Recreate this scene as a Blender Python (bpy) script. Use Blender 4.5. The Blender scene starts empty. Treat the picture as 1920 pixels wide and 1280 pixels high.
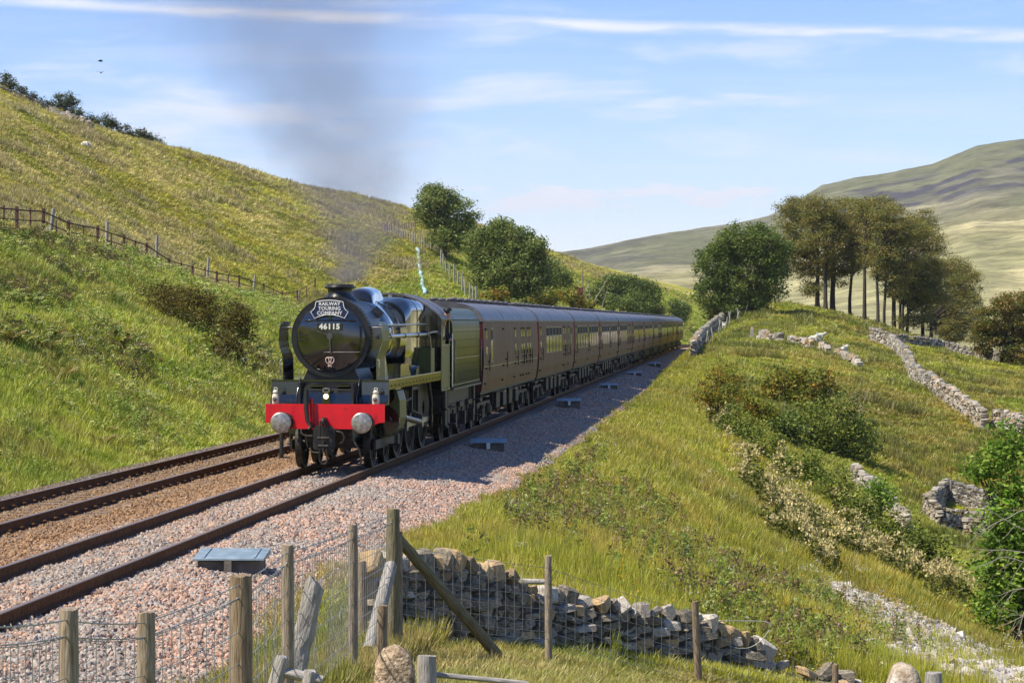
import bpy, bmesh, math, random
import numpy as np
from mathutils import Vector, Matrix
random.seed(7); rng = np.random.default_rng(11)
S = bpy.context.scene
COL = S.collection
R = math.radians
# ------------------------------------------------------------------ camera
F, YAW, PIT, ROLL, CH = 4750.0, .0905, .0079, .0015, 3.214
cd = bpy.data.cameras.new('camera'); cam = bpy.data.objects.new('camera', cd); COL.objects.link(cam)
cd.sensor_width = 36; cd.lens = F / 1920 * 36; cd.clip_start = .5; cd.clip_end = 20000
cam.matrix_world = (Matrix.Translation((0, 0, CH)) @ Matrix.Rotation(YAW, 4, 'Z') @
                    Matrix.Rotation(math.pi / 2 - PIT, 4, 'X') @ Matrix.Rotation(ROLL, 4, 'Z'))
S.camera = cam
S.render.resolution_x, S.render.resolution_y = 1024, 682
CM = np.array(cam.matrix_world)[:3, :3]
# ------------------------------------------------------------------ world and sun
SUN_EL = R(54); SUN = Vector((-.86, -.51, 0)).normalized()      # horizontal direction towards the sun
W = bpy.data.worlds.new('World'); S.world = W; W.use_nodes = True
def build_sky():
    nt = W.node_tree; nt.nodes.clear(); N = nt.nodes.new; L = nt.links.new
    out = N('ShaderNodeOutputWorld'); bg = N('ShaderNodeBackground'); bg.inputs[1].default_value = .112
    sky = N('ShaderNodeTexSky'); sky.sky_type = 'NISHITA'; sky.sun_disc = False
    sky.sun_elevation = SUN_EL; sky.sun_rotation = math.atan2(SUN.x, SUN.y)
    sky.air_density = 1.0; sky.dust_density = .1; sky.ozone_density = 1.6; sky.altitude = 2200
    tc = N('ShaderNodeTexCoord'); sp = N('ShaderNodeSeparateXYZ'); L(tc.outputs['Generated'], sp.inputs[0])
    def m(op, a, b=None, c=None):
        n = N('ShaderNodeMath'); n.operation = op
        for i, v in enumerate((a, b, c)):
            if v is None: continue
            if isinstance(v, (int, float)): n.inputs[i].default_value = v
            else: L(v, n.inputs[i])
        return n.outputs[0]
    def ramp(v, a, b, smooth=True):
        n = N('ShaderNodeMapRange'); n.interpolation_type = 'SMOOTHSTEP' if smooth else 'LINEAR'
        L(v, n.inputs[0]); n.inputs[1].default_value = a; n.inputs[2].default_value = b; return n.outputs[0]
    def noise(vec, scale, detail=5, rough=.55, dist=0):
        n = N('ShaderNodeTexNoise'); L(vec, n.inputs['Vector']); n.inputs['Scale'].default_value = scale
        n.inputs['Detail'].default_value = detail; n.inputs['Roughness'].default_value = rough
        n.inputs['Distortion'].default_value = dist; return n.outputs[0]
    def comb(x, y, z=0.):
        n = N('ShaderNodeCombineXYZ')
        for i, v in enumerate((x, y, z)):
            if isinstance(v, (int, float)): n.inputs[i].default_value = v
            else: L(v, n.inputs[i])
        return n.outputs[0]
    az = m('ARCTAN2', sp.outputs[0], sp.outputs[1]); el = m('ARCSINE', sp.outputs[2])
    # a layer of high thin cloud on a plane overhead, stretched into streaks
    den = m('ADD', m('MAXIMUM', sp.outputs[2], 0.), .06)
    cir = comb(m('MULTIPLY', m('DIVIDE', sp.outputs[0], den), .34), m('MULTIPLY', m('DIVIDE', sp.outputs[1], den), 1.0))
    n1 = noise(cir, 1.15, 7, .6, .6); c1 = m('MULTIPLY', ramp(n1, .50, .78), .30)
    # long narrow trail, slightly tilted
    tl = m('ADD', el, m('MULTIPLY', az, .034))
    w1 = m('MULTIPLY', m('SUBTRACT', noise(comb(m('MULTIPLY', az, 9.), m('MULTIPLY', el, 30.)), 1., 4), .5), .012)
    tr = m('ABSOLUTE', m('SUBTRACT', m('ADD', tl, m('MULTIPLY', w1, .35)), .1139))
    tm = m('MULTIPLY', ramp(tr, .0042, .0), ramp(noise(comb(m('MULTIPLY', az, 22.), m('MULTIPLY', el, 160.)), 1., 4), .25, .7))
    # low cumulus bank
    cu = noise(comb(m('MULTIPLY', az, 17.), m('MULTIPLY', el, 60.)), 1.25, 6, .55)
    band = m('MULTIPLY', ramp(el, .036, .046), ramp(el, .064, .050))
    c2 = m('MULTIPLY', ramp(m('MULTIPLY', cu, m('ADD', m('MULTIPLY', band, .5), .5)), .47, .57), .9)
    # soft veil mid height
    v = noise(comb(m('MULTIPLY', az, 6.), m('MULTIPLY', el, 34.)), 1.3, 6, .6, .3)
    c3 = m('MULTIPLY', m('MULTIPLY', ramp(v, .47, .68), m('MULTIPLY', ramp(el, .045, .075), ramp(el, .16, .09))), .75)
    mask = m('MAXIMUM', m('MAXIMUM', c1, m('MULTIPLY', tm, .95)), m('MAXIMUM', c2, c3))
    hsv = N('ShaderNodeHueSaturation'); hsv.inputs['Saturation'].default_value = 1.26; hsv.inputs['Value'].default_value = 1.0
    L(sky.outputs[0], hsv.inputs['Color'])
    ti = N('ShaderNodeMix'); ti.data_type = 'RGBA'; ti.blend_type = 'MULTIPLY'; ti.inputs[0].default_value = 1; L(hsv.outputs[0], ti.inputs[6]); ti.inputs[7].default_value = (1.05, .93, 1.06, 1)
    mx = N('ShaderNodeMix'); mx.data_type = 'RGBA'; L(mask, mx.inputs[0]); L(ti.outputs[2], mx.inputs[6])
    mx.inputs[7].default_value = (6.0, 6.1, 6.7, 1)
    L(mx.outputs[2], bg.inputs[0]); L(bg.outputs[0], out.inputs[0])
build_sky(); W.cycles.sampling_method = 'MANUAL'; W.cycles.sample_map_resolution = 256
sl = bpy.data.lights.new('sun', 'SUN'); sl.energy = 4.4; sl.angle = R(.8); sl.color = (1, .92, .75)
so = bpy.data.objects.new('sun', sl); COL.objects.link(so)
sd = Vector((SUN.x * math.cos(SUN_EL), SUN.y * math.cos(SUN_EL), math.sin(SUN_EL)))
so.rotation_euler = sd.to_track_quat('Z', 'Y').to_euler(); so.location = (-60, -30, 80)
V = S.view_settings; V.view_transform = 'Standard'; V.look = 'None'; V.gamma = 1; V.exposure = .64; V.use_curve_mapping = False
S.cycles.use_denoising = True; S.cycles.max_bounces = 6; S.cycles.diffuse_bounces = 3; S.cycles.glossy_bounces = 3
S.cycles.transmission_bounces = 3; S.cycles.transparent_max_bounces = 8; S.cycles.volume_bounces = 0; S.cycles.volume_step_rate = 5; S.cycles.volume_max_steps = 48; S.cycles.caustics_reflective = False; S.cycles.caustics_refractive = False
# ------------------------------------------------------------------ helpers
def tag(o, label=None, cat=None, group=None, kind=None):
    if label: o['label'] = label
    if cat: o['category'] = cat
    if group: o['group'] = group
    if kind: o['kind'] = kind
    return o
def empty(name, loc=(0, 0, 0), rz=0., **k):
    o = bpy.data.objects.new(name, None); COL.objects.link(o); o.location = loc; o.rotation_euler = (0, 0, rz); o.empty_display_size = .3
    return tag(o, **k)
def obj(name, me, m=None, parent=None, **k):
    o = bpy.data.objects.new(name, me); COL.objects.link(o)
    if m is not None and not me.materials: me.materials.append(m)
    if parent is not None: o.parent = parent
    return tag(o, **k)
class MB:
    def __init__(s): s.v = []; s.f = []; s.sm = []
    def add(s, v, f, smooth=False):
        b = len(s.v); s.v += [tuple(map(float, p)) for p in v]; s.f += [tuple(i + b for i in q) for q in f]; s.sm += [smooth] * len(f); return s
    def box(s, x0, x1, y0, y1, z0, z1):
        return s.add([(x0, y0, z0), (x1, y0, z0), (x1, y1, z0), (x0, y1, z0), (x0, y0, z1), (x1, y0, z1), (x1, y1, z1), (x0, y1, z1)],
                     [(0, 3, 2, 1), (4, 5, 6, 7), (0, 1, 5, 4), (1, 2, 6, 5), (2, 3, 7, 6), (3, 0, 4, 7)])
    def tube(s, pts, r, n=8, cap=True, smooth=True):
        pts = [Vector(p) for p in pts]; k = len(pts)
        rr = r if isinstance(r, (list, tuple)) else [r] * k
        vs = []; u = None
        for i, p in enumerate(pts):
            t = (pts[min(i + 1, k - 1)] - pts[max(i - 1, 0)])
            t = t.normalized() if t.length > 1e-9 else Vector((0, 0, 1))
            if u is None: u = t.orthogonal().normalized()
            else:
                u = u - t * u.dot(t); u = u.normalized() if u.length > 1e-6 else t.orthogonal().normalized()
            w = t.cross(u)
            for j in range(n):
                a = 2 * math.pi * j / n; vs.append(p + (u * math.cos(a) + w * math.sin(a)) * rr[i])
        fs = [(i * n + j, i * n + (j + 1) % n, (i + 1) * n + (j + 1) % n, (i + 1) * n + j) for i in range(k - 1) for j in range(n)]
        s.add(vs, fs, smooth)
        if cap: s.add([vs[j] for j in range(n)], [tuple(range(n))[::-1]]); s.add([vs[(k - 1) * n + j] for j in range(n)], [tuple(range(n))])
        return s
    def cylx(s, c, r, w, n=24): return s.tube([(c[0] - w / 2, c[1], c[2]), (c[0] + w / 2, c[1], c[2])], r, n)
    def cyly(s, c, r, w, n=24): return s.tube([(c[0], c[1] - w / 2, c[2]), (c[0], c[1] + w / 2, c[2])], r, n)
    def cylz(s, c, r, h, n=16): return s.tube([(c[0], c[1], c[2]), (c[0], c[1], c[2] + h)], r, n)
    def ring(s, c, ro, ri, w, n=24, axis='x'):
        vs = []
        for (r, d) in ((ro, -w / 2), (ro, w / 2), (ri, w / 2), (ri, -w / 2)):
            for j in range(n):
                a = 2 * math.pi * j / n; p, q = r * math.cos(a), r * math.sin(a)
                vs.append((c[0] + d, c[1] + p, c[2] + q) if axis == 'x' else (c[0] + p, c[1] + d, c[2] + q))
        fs = [(k * n + j, k * n + (j + 1) % n, ((k + 1) % 4) * n + (j + 1) % n, ((k + 1) % 4) * n + j) for k in range(4) for j in range(n)]
        return s.add(vs, fs)
    def loft(s, secs, close=True, cap=True, smooth=True):
        n = len(secs[0]); vs = [p for q in secs for p in q]
        m = n if close else n - 1
        fs = [(i * n + j, i * n + (j + 1) % n, (i + 1) * n + (j + 1) % n, (i + 1) * n + j) for i in range(len(secs) - 1) for j in range(m)]
        s.add(vs, fs, smooth)
        if cap and close: s.add(secs[0], [tuple(range(n))[::-1]]); s.add(secs[-1], [tuple(range(n))])
        return s
    def prism(s, prof, y0, y1, axis='y'):   # profile in the plane across the axis
        f = {'y': lambda p, t: (p[0], t, p[1]), 'x': lambda p, t: (t, p[0], p[1]), 'z': lambda p, t: (p[0], p[1], t)}[axis]
        return s.loft([[f(p, y0) for p in prof], [f(p, y1) for p in prof]], smooth=False)
    def mesh(s, name='mesh', recalc=True):
        me = bpy.data.meshes.new(name); me.from_pydata(s.v, [], s.f)
        me.polygons.foreach_set('use_smooth', s.sm)
        if recalc:
            bm = bmesh.new(); bm.from_mesh(me); bmesh.ops.recalc_face_normals(bm, faces=bm.faces); bm.to_mesh(me); bm.free()
        me.update(); return me
    def build(s, name, m, parent=None, loc=None, recalc=True, split=False, **k):
        if split:
            r = list(range(len(s.v)))
            def find(i):
                while r[i] != i: r[i] = r[r[i]]; i = r[i]
                return i
            key = {}
            for i, p in enumerate(s.v):
                q = tuple(round(c, 5) for c in p)
                if q in key: r[find(i)] = find(key[q])
                else: key[q] = i
            for f in s.f:
                for i in f[1:]: r[find(i)] = find(f[0])
            g = {}
            for f, sm in zip(s.f, s.sm): g.setdefault(find(f[0]), []).append((f, sm))
            for fl in g.values():
                b = MB(); idx = sorted({i for f, _ in fl for i in f}); mp = {i: n for n, i in enumerate(idx)}
                b.v = [s.v[i] for i in idx]; b.f = [tuple(mp[i] for i in f) for f, _ in fl]; b.sm = [x for _, x in fl]; o = b.build(name, m, parent, loc, recalc, **k)
            return o
        o = obj(name, s.mesh(name, recalc), m, parent, **k)
        if loc is not None: o.location = loc
        return o
def np_mesh(name, v, f, colors=None, smooth=False, k=None):
    """v (n,3); f (m,k) index array"""
    me = bpy.data.meshes.new(name); v = np.asarray(v, np.float32); f = np.asarray(f, np.int32); k = f.shape[1]
    me.vertices.add(len(v)); me.vertices.foreach_set('co', v.ravel())
    me.loops.add(f.size); me.loops.foreach_set('vertex_index', f.ravel())
    me.polygons.add(len(f)); me.polygons.foreach_set('loop_start', np.arange(0, f.size, k, dtype=np.int32))
    me.polygons.foreach_set('loop_total', np.full(len(f), k, np.int32))
    me.polygons.foreach_set('use_smooth', np.full(len(f), smooth))
    if colors is not None:
        a = me.color_attributes.new('col', 'FLOAT_COLOR', 'POINT'); c = np.ones((len(v), 4), np.float32); c[:, :3] = colors
        a.data.foreach_set('color', c.ravel())
    me.update(calc_edges=True); me.validate(); return me
def hsh(x, y, s=0):
    n = (x.astype(np.int64) * 374761393 + y.astype(np.int64) * 668265263 + s * 1442695041) & 0xffffffff
    n = ((n ^ (n >> 13)) * 1274126177) & 0xffffffff
    return ((n ^ (n >> 16)) & 0xffff) / 65535.
def vnoise(x, y, s=0):
    x = np.asarray(x, float); y = np.asarray(y, float)
    xi, yi = np.floor(x), np.floor(y); u, v = x - xi, y - yi; u = u * u * (3 - 2 * u); v = v * v * (3 - 2 * v)
    return (hsh(xi, yi, s) * (1 - u) + hsh(xi + 1, yi, s) * u) * (1 - v) + (hsh(xi, yi + 1, s) * (1 - u) + hsh(xi + 1, yi + 1, s) * u) * v
def fbm(x, y, o=4, s=0):
    t = 0.; a = .5; n = 0.
    for i in range(o):
        t = t + a * vnoise(x * 2 ** i + 17.3 * i, y * 2 ** i + 5.1 * i, s + i); n += a; a *= .5
    return t / n
def sstep(a, b, x): t = np.clip((x - a) / (b - a), 0, 1); return t * t * (3 - 2 * t)
# ------------------------------------------------------------------ materials
def nodes(name):
    m = bpy.data.materials.new(name); m.use_nodes = True; nt = m.node_tree; nt.nodes.clear()
    return m, nt, nt.nodes.new, nt.links.new
def mat(name, c, rough=.6, metal=0., var=.25, scale=8., bump=0., bscale=None, spec=.5, coat=0., c2=None, stretch=None, thr=(.35, .65), rust=None):
    m, nt, N, L = nodes(name)
    out = N('ShaderNodeOutputMaterial'); b = N('ShaderNodeBsdfPrincipled'); L(b.outputs[0], out.inputs[0])
    tc = N('ShaderNodeTexCoord'); mp = N('ShaderNodeMapping'); L(tc.outputs['Object'], mp.inputs[0])
    if stretch: mp.inputs['Scale'].default_value = stretch
    n = N('ShaderNodeTexNoise'); L(mp.outputs[0], n.inputs['Vector']); n.inputs['Scale'].default_value = scale; n.inputs['Detail'].default_value = 6; n.inputs['Roughness'].default_value = .6
    r = N('ShaderNodeMapRange'); L(n.outputs[0], r.inputs[0]); r.inputs[1].default_value = thr[0]; r.inputs[2].default_value = thr[1]
    mx = N('ShaderNodeMix'); mx.data_type = 'RGBA'; L(r.outputs[0], mx.inputs[0])
    c = tuple(c); d = tuple(c2) if c2 else tuple(min(1, x * (1 + var)) for x in c); a = c if c2 else tuple(x * (1 - var) for x in c)
    mx.inputs[6].default_value = a + (1,); mx.inputs[7].default_value = d + (1,)
    last = mx.outputs[2]
    if rust:
        n3 = N('ShaderNodeTexNoise'); L(mp.outputs[0], n3.inputs['Vector']); n3.inputs['Scale'].default_value = rust[1]; n3.inputs['Detail'].default_value = 8
        r3 = N('ShaderNodeMapRange'); L(n3.outputs[0], r3.inputs[0]); r3.inputs[1].default_value = rust[2]; r3.inputs[2].default_value = rust[2] + .12
        m3 = N('ShaderNodeMix'); m3.data_type = 'RGBA'; L(r3.outputs[0], m3.inputs[0]); L(last, m3.inputs[6]); m3.inputs[7].default_value = tuple(rust[0]) + (1,); last = m3.outputs[2]
    L(last, b.inputs['Base Color'])
    b.inputs['Roughness'].default_value = rough; b.inputs['Metallic'].default_value = metal
    b.inputs['Specular IOR Level'].default_value = spec; b.inputs['Coat Weight'].default_value = coat; b.inputs['Coat Roughness'].default_value = .08
    if bump:
        n2 = N('ShaderNodeTexNoise'); L(mp.outputs[0], n2.inputs['Vector']); n2.inputs['Scale'].default_value = bscale or scale * 3; n2.inputs['Detail'].default_value = 5
        bp = N('ShaderNodeBump'); bp.inputs['Strength'].default_value = bump; bp.inputs['Distance'].default_value = .03; L(n2.outputs[0], bp.inputs['Height']); L(bp.outputs[0], b.inputs['Normal'])
    return m
def leaf_mat(name, src='VERT', trans=.35, rough=.55, gloss=.06):
    """foliage: colour from an attribute called col (on the mesh or on the instance)"""
    m, nt, N, L = nodes(name)
    out = N('ShaderNodeOutputMaterial'); at = N('ShaderNodeAttribute'); at.attribute_name = 'col'; at.attribute_type = 'INSTANCER' if src == 'INST' else 'GEOMETRY'
    col = at.outputs['Color']
    if src == 'INST':
        a2 = N('ShaderNodeAttribute'); a2.attribute_name = 'col'; a2.attribute_type = 'GEOMETRY'
        mm = N('ShaderNodeMix'); mm.data_type = 'RGBA'; mm.blend_type = 'MULTIPLY'; mm.inputs[0].default_value = 1
        L(col, mm.inputs[6]); L(a2.outputs['Color'], mm.inputs[7]); col = mm.outputs[2]
    d = N('ShaderNodeBsdfDiffuse'); t = N('ShaderNodeBsdfTranslucent'); g = N('ShaderNodeBsdfGlossy'); g.inputs['Roughness'].default_value = rough
    L(col, d.inputs[0]); L(col, t.inputs[0])
    a = N('ShaderNodeMixShader'); a.inputs[0].default_value = trans; L(d.outputs[0], a.inputs[1]); L(t.outputs[0], a.inputs[2])
    b = N('ShaderNodeMixShader'); b.inputs[0].default_value = gloss; L(a.outputs[0], b.inputs[1]); L(g.outputs[0], b.inputs[2])
    L(b.outputs[0], out.inputs[0]); return m
# ------------------------------------------------------------------ pixels and rays
def ray(px, py):
    d = CM @ np.array([(px - 960) / F, (640 - py) / F, -1.]); return d / np.hypot(d[0], d[1])
def px_of(phi): return 960 + F * np.tan(phi + YAW)
def project(p):
    q = CM.T @ (np.asarray(p, float) - np.array([0, 0, CH])); return 960 + F * q[0] / -q[2], 640 - F * q[1] / -q[2]
# ------------------------------------------------------------------ terrain
XC, X2, Y0 = -8.894, -12.47, 53.73          # near track, far track, buffer beam of the engine
def xs(Y): return np.clip(np.asarray(Y, float) - 300, 0, 300) ** 2 / 2000.     # the line bends to the right far away
LX = [-500, -250, -140, -100, -85, -70, -50, -37, -30, -22, -16.8, -15.8]
RX = [-5.2, -3.3, -2, 0, 2, 6, 10, 14, 20, 28, 45, 90, 250, 500]
TAB = {
 0:   ([85, 60, 40, 31, 27, 22, 15, 9.5, 6.6, 2.6, -.2, -.5], [-.2, 1.0, 1.35, 1.45, 1.45, 1.4, 1.2, 1, 0, -1, -3, -5, -6, -8]),
 8:   ([85, 60, 40, 31, 27, 22, 15, 9.5, 6.6, 2.6, -.2, -.5], [-.3, .55, .8, .9, .9, .8, .5, 0, -1, -2, -4, -6, -8, -8]),
 15:  ([85, 60, 40, 31, 27, 22, 15, 9.5, 6.6, 2.6, -.2, -.5], [-.35, .3, .3, .15, 0, -.4, -1, -1.8, -3, -4, -5, -7, -8, -8]),
 22:  ([85, 60, 40, 31, 27, 22, 15, 9.5, 6.6, 2.6, -.2, -.5], [-.4, -.05, -.1, -.45, -.9, -1.6, -2.3, -3, -4, -5, -6, -7, -8, -8]),
 30:  ([85, 60, 40, 31, 27, 22, 15, 9.5, 6.6, 2.6, -.2, -.5], [-.45, -.6, -.85, -1.25, -1.75, -2.6, -3.5, -4.3, -5, -6, -7, -8, -8, -8]),
 45:  ([85, 60, 40, 31, 27, 22, 15, 9.5, 6.6, 2.6, -.2, -.5], [-.45, -.85, -1.2, -1.8, -2.35, -3.5, -4.6, -5.5, -6.5, -7, -8, -8, -8, -8]),
 65:  ([85, 60, 40, 31, 27, 22, 15, 9.5, 6.6, 2.6, -.2, -.5], [-.45, -1.1, -1.75, -2.7, -3.6, -5.2, -6.5, -7, -7.5, -7.5, -8, -8, -8, -8]),
 90:  ([85, 62, 42, 32, 28, 23, 15.4, 9.6, 6.9, 2.8, -.2, -.5], [-.45, -1.1, -1.75, -2.65, -3.6, -5.5, -7.2, -7.5, -7, -6, -6, -8, -9, -9]),
 105: ([85, 62, 40, 30.5, 27, 22.5, 15.3, 9.2, 6.7, 2.7, -.2, -.5], [-.45, -1.1, -1.7, -2.5, -3.4, -5.4, -7.3, -7.4, -6.4, -5, -6, -8, -9, -9]),
 130: ([88, 64, 40, 30.5, 27, 22.3, 14.0, 8.0, 5.45, 2.4, -.2, -.5], [-.45, -1.0, -1.5, -2.3, -3.2, -4.8, -6.9, -6.8, -5.2, -4, -5, -8, -10, -10]),
 150: ([88, 65, 40, 30.5, 27, 22.2, 13.2, 6.9, 4.35, 2.1, -.2, -.5], [-.4, -.75, -1.0, -1.4, -1.9, -2.8, -3.8, -4.4, -4.5, -4, -5, -9, -11, -11]),
 170: ([90, 65, 40, 30.5, 27, 22, 12.2, 6.0, 3.5, 1.9, -.2, -.5], [-.3, -.1, .1, -.1, -.35, -1.2, -1.9, -2.6, -3.4, -3.8, -5, -9, -12, -12]),
 190: ([90, 65, 40, 30.5, 27, 21.8, 11.3, 4.9, 2.7, 1.6, -.2, -.5], [-.2, .45, .8, .85, .75, .1, -.6, -1.2, -2, -2.8, -5, -9, -13, -13]),
 208: ([90, 65, 43, 32.5, 28.3, 22.5, 10.5, 3.9, 2.8, 1.6, -.2, -.5], [-.2, .9, 1.2, 1.5, 1.5, .9, .2, -.4, -1.4, -2.4, -5, -10, -14, -14]),
 240: ([88, 64, 44, 33, 28.5, 22.8, 11.4, 5.6, 4.0, 2.6, -.2, -.5], [-.2, 1.4, 2.0, 2.7, 2.9, 2.5, 1.7, .9, -.2, -1.6, -5, -12, -16, -16]),
 265: ([86, 64, 45, 33.6, 28.3, 23.0, 12.4, 7.2, 5.2, 3.6, -.1, -.5], [-.2, 1.9, 2.8, 3.9, 4.2, 4.0, 3.2, 2.2, .6, -1.2, -5, -13, -18, -18]),
 292: ([85, 64, 46, 34.2, 27.8, 23.4, 14.4, 9.6, 6.9, 4.2, 0, -.5], [-.2, 2.5, 3.5, 4.7, 5.2, 5.1, 4.3, 3.3, 1.4, -.9, -5, -14, -20, -20]),
 330: ([82, 62, 45, 34.0, 27.4, 24.0, 16.5, 12, 8.5, 4.6, .1, -.5], [-.3, 2.0, 2.8, 3.7, 4.1, 3.7, 2.9, 1.7, -.6, -3.2, -7, -15, -22, -22]),
 380: ([78, 56, 39, 29.8, 26.4, 24.2, 16.3, 12, 8.3, 4.6, .1, -.6], [-.5, .2, .4, .2, -.2, -1, -2, -3, -4.8, -7, -10, -16, -22, -24]),
 430: ([74, 52, 37, 28.4, 25.6, 23.9, 15.5, 11.3, 8, 4.5, .1, -.8], [-.8, -1, -1.4, -2, -2.6, -3.6, -5, -6, -8, -10, -12, -17, -22, -24]),
 500: ([64, 46, 33, 25.5, 23.5, 21.5, 14.2, 9.8, 7, 4, 0, -1], [-1.2, -2, -3, -4, -5, -6, -7, -8, -10, -12, -14, -18, -22, -24]),
 650: ([40, 30, 20, 14, 12, 10, 7, 4.5, 3, 1, -2, -3], [-3, -5, -6, -7, -8, -9, -10, -11, -13, -14, -16, -18, -22, -24]),
 900: ([-6, -8, -10, -12, -13, -14, -15, -15, -16, -16, -17, -18], [-18, -18, -18, -18, -18, -18, -18, -18, -18, -18, -18, -18, -18, -18]),
 1400: ([-18] * 12, [-18] * 14)}
GX = np.unique(np.concatenate([np.linspace(-500, -110, 79), np.arange(-110, -30, 1.), np.arange(-30, 30, .4), np.arange(30, 100, 2.), np.linspace(100, 500, 81)]))
GY = np.concatenate([np.arange(0, 60, 1.), np.arange(60, 700, 3.), np.arange(700, 1401, 25.)])
def _raster():
    ys = sorted(TAB); xn = np.array(LX + [-15.0, -5.9] + RX)
    st = np.array([np.interp(GX, xn, TAB[y][0] + [TAB[y][0][-1] - .25, TAB[y][1][0] - .35] + TAB[y][1]) for y in ys])
    G = np.empty((len(GY), len(GX)))
    for j in range(len(GX)): G[:, j] = np.interp(GY, ys, st[:, j])
    for _ in range(4):
        P = np.pad(G, ((1, 1), (0, 0)), 'edge'); G = .25 * P[:-2] + .5 * P[1:-1] + .25 * P[2:]
    for _ in range(3):
        P = np.pad(G, ((0, 0), (1, 1)), 'edge'); G = .25 * P[:, :-2] + .5 * P[:, 1:-1] + .25 * P[:, 2:]
    return G
HG = _raster()
FP = [-4000, 0, 500, 800, 1030, 1100, 1180, 1290, 1380, 1440, 1490, 1540, 1600, 1680, 1750, 1800, 1830, 1880, 1920, 2100, 2500, 3200, 6000]
FY = [560, 540, 520, 500, 477, 468, 450, 433, 418, 404, 378, 347, 335, 325, 311, 291, 279, 272, 267, 250, 245, 300, 540]
def H(X, Y, rough=True):
    X = np.asarray(X, float); Y = np.asarray(Y, float); Yc = np.clip(Y, 0, 1399); U = np.clip(X - xs(Y), -499.9, 499.9)
    i = np.clip(np.searchsorted(GX, U) - 1, 0, len(GX) - 2); j = np.clip(np.searchsorted(GY, Yc) - 1, 0, len(GY) - 2)
    a = (U - GX[i]) / (GX[i + 1] - GX[i]); b = np.clip((Yc - GY[j]) / (GY[j + 1] - GY[j]), 0, 1)
    z = (HG[j, i] * (1 - a) + HG[j, i + 1] * a) * (1 - b) + (HG[j + 1, i] * (1 - a) + HG[j + 1, i + 1] * a) * b
    if rough:
        d = np.minimum(np.abs(U + 15.6), np.abs(U + 5.3)); bed = (U > -15.8) & (U < -5.1)
        k = np.where(bed, 0, sstep(.3, 6, d)) * sstep(16, 40, Y)
        z = z + k * ((fbm(X / 9, Y / 9, 3, 3) - .5) * .9 + (fbm(X / 2.2, Y / 2.2, 3, 5) - .5) * .42)
        z = z + sstep(-45, -70, U) * (fbm(X / 40, Y / 40, 3, 8) - .5) * 2.6 * sstep(120, 200, Y)
    r = np.hypot(X, Y); ph = np.arctan2(X, Y); s = np.clip((r - 850) / 1750, 0, 1.6)
    t = np.interp(px_of(np.clip(ph, -1.2, 1.2)), FP, FY); zr = CH + (603 - t) / F * 2600
    rel = (fbm(ph * 22 + r / 900, r / 420, 5, 21) - .5)
    s = s + rel * .035 * sstep(0, .2, s)
    up = -18 + (zr + 18) * np.where(s < 1, s ** 1.15, 1 - (s - 1) * .15)
    up = up + rel * 7 * sstep(.05, .4, s) * (1 - .75 * sstep(.85, 1, s))
    return z + (up + 18) * sstep(850, 900, r)
def on_ground(px, py, r0=8., r1=900.):
    d = ray(px, py); r = r0 * (r1 / r0) ** np.linspace(0, 1, 1500)
    g = H(d[0] * r, d[1] * r, False) - (CH + d[2] * r)
    k = np.argmax(g > 0) if (g > 0).any() else len(r) - 1
    return Vector((d[0] * r[k], d[1] * r[k], float(H(d[0] * r[k], d[1] * r[k]))))
def crest(px, r0, r1):       # the spot where the ground meets the sky in picture column px
    d = ray(px, 603); r = np.linspace(r0, r1, 300); e = (H(d[0] * r, d[1] * r) - CH) / r; k = int(np.argmax(e)); return Vector((d[0] * r[k], d[1] * r[k], float(H(d[0] * r[k], d[1] * r[k]))))
def at_dist(px, Y):          # a spot on the ground under picture column px at distance Y along the line
    d = ray(px, 603); t = Y / d[1]; x = d[0] * t; return Vector((x, Y, float(H(x, Y))))
def lerp3(a, b, t): return np.asarray(a)[None] * (1 - t[:, None]) + np.asarray(b)[None] * t[:, None]
def zone(X, Y):
    """0 left bank, 1 left hill, 2 right embankment, 3 knoll and field, 4 foreground, 5 far fell"""
    U = X - xs(Y); z = np.full(X.shape, 3)
    fence = -30 - 7 * np.clip((Y - 100) / 105, 0, 1)
    z[(U < -15) & (U > fence)] = 0; z[(U <= fence)] = 1
    z[(U > -7.4) & (U < np.interp(Y, [30, 60, 120, 150, 175, 300], [9, 9, 5, 0, -3.3, -2]))] = 2
    z[(U > -7.4) & (Y < 31)] = 4; z[np.hypot(X, Y) > 620] = 5
    return z
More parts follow.
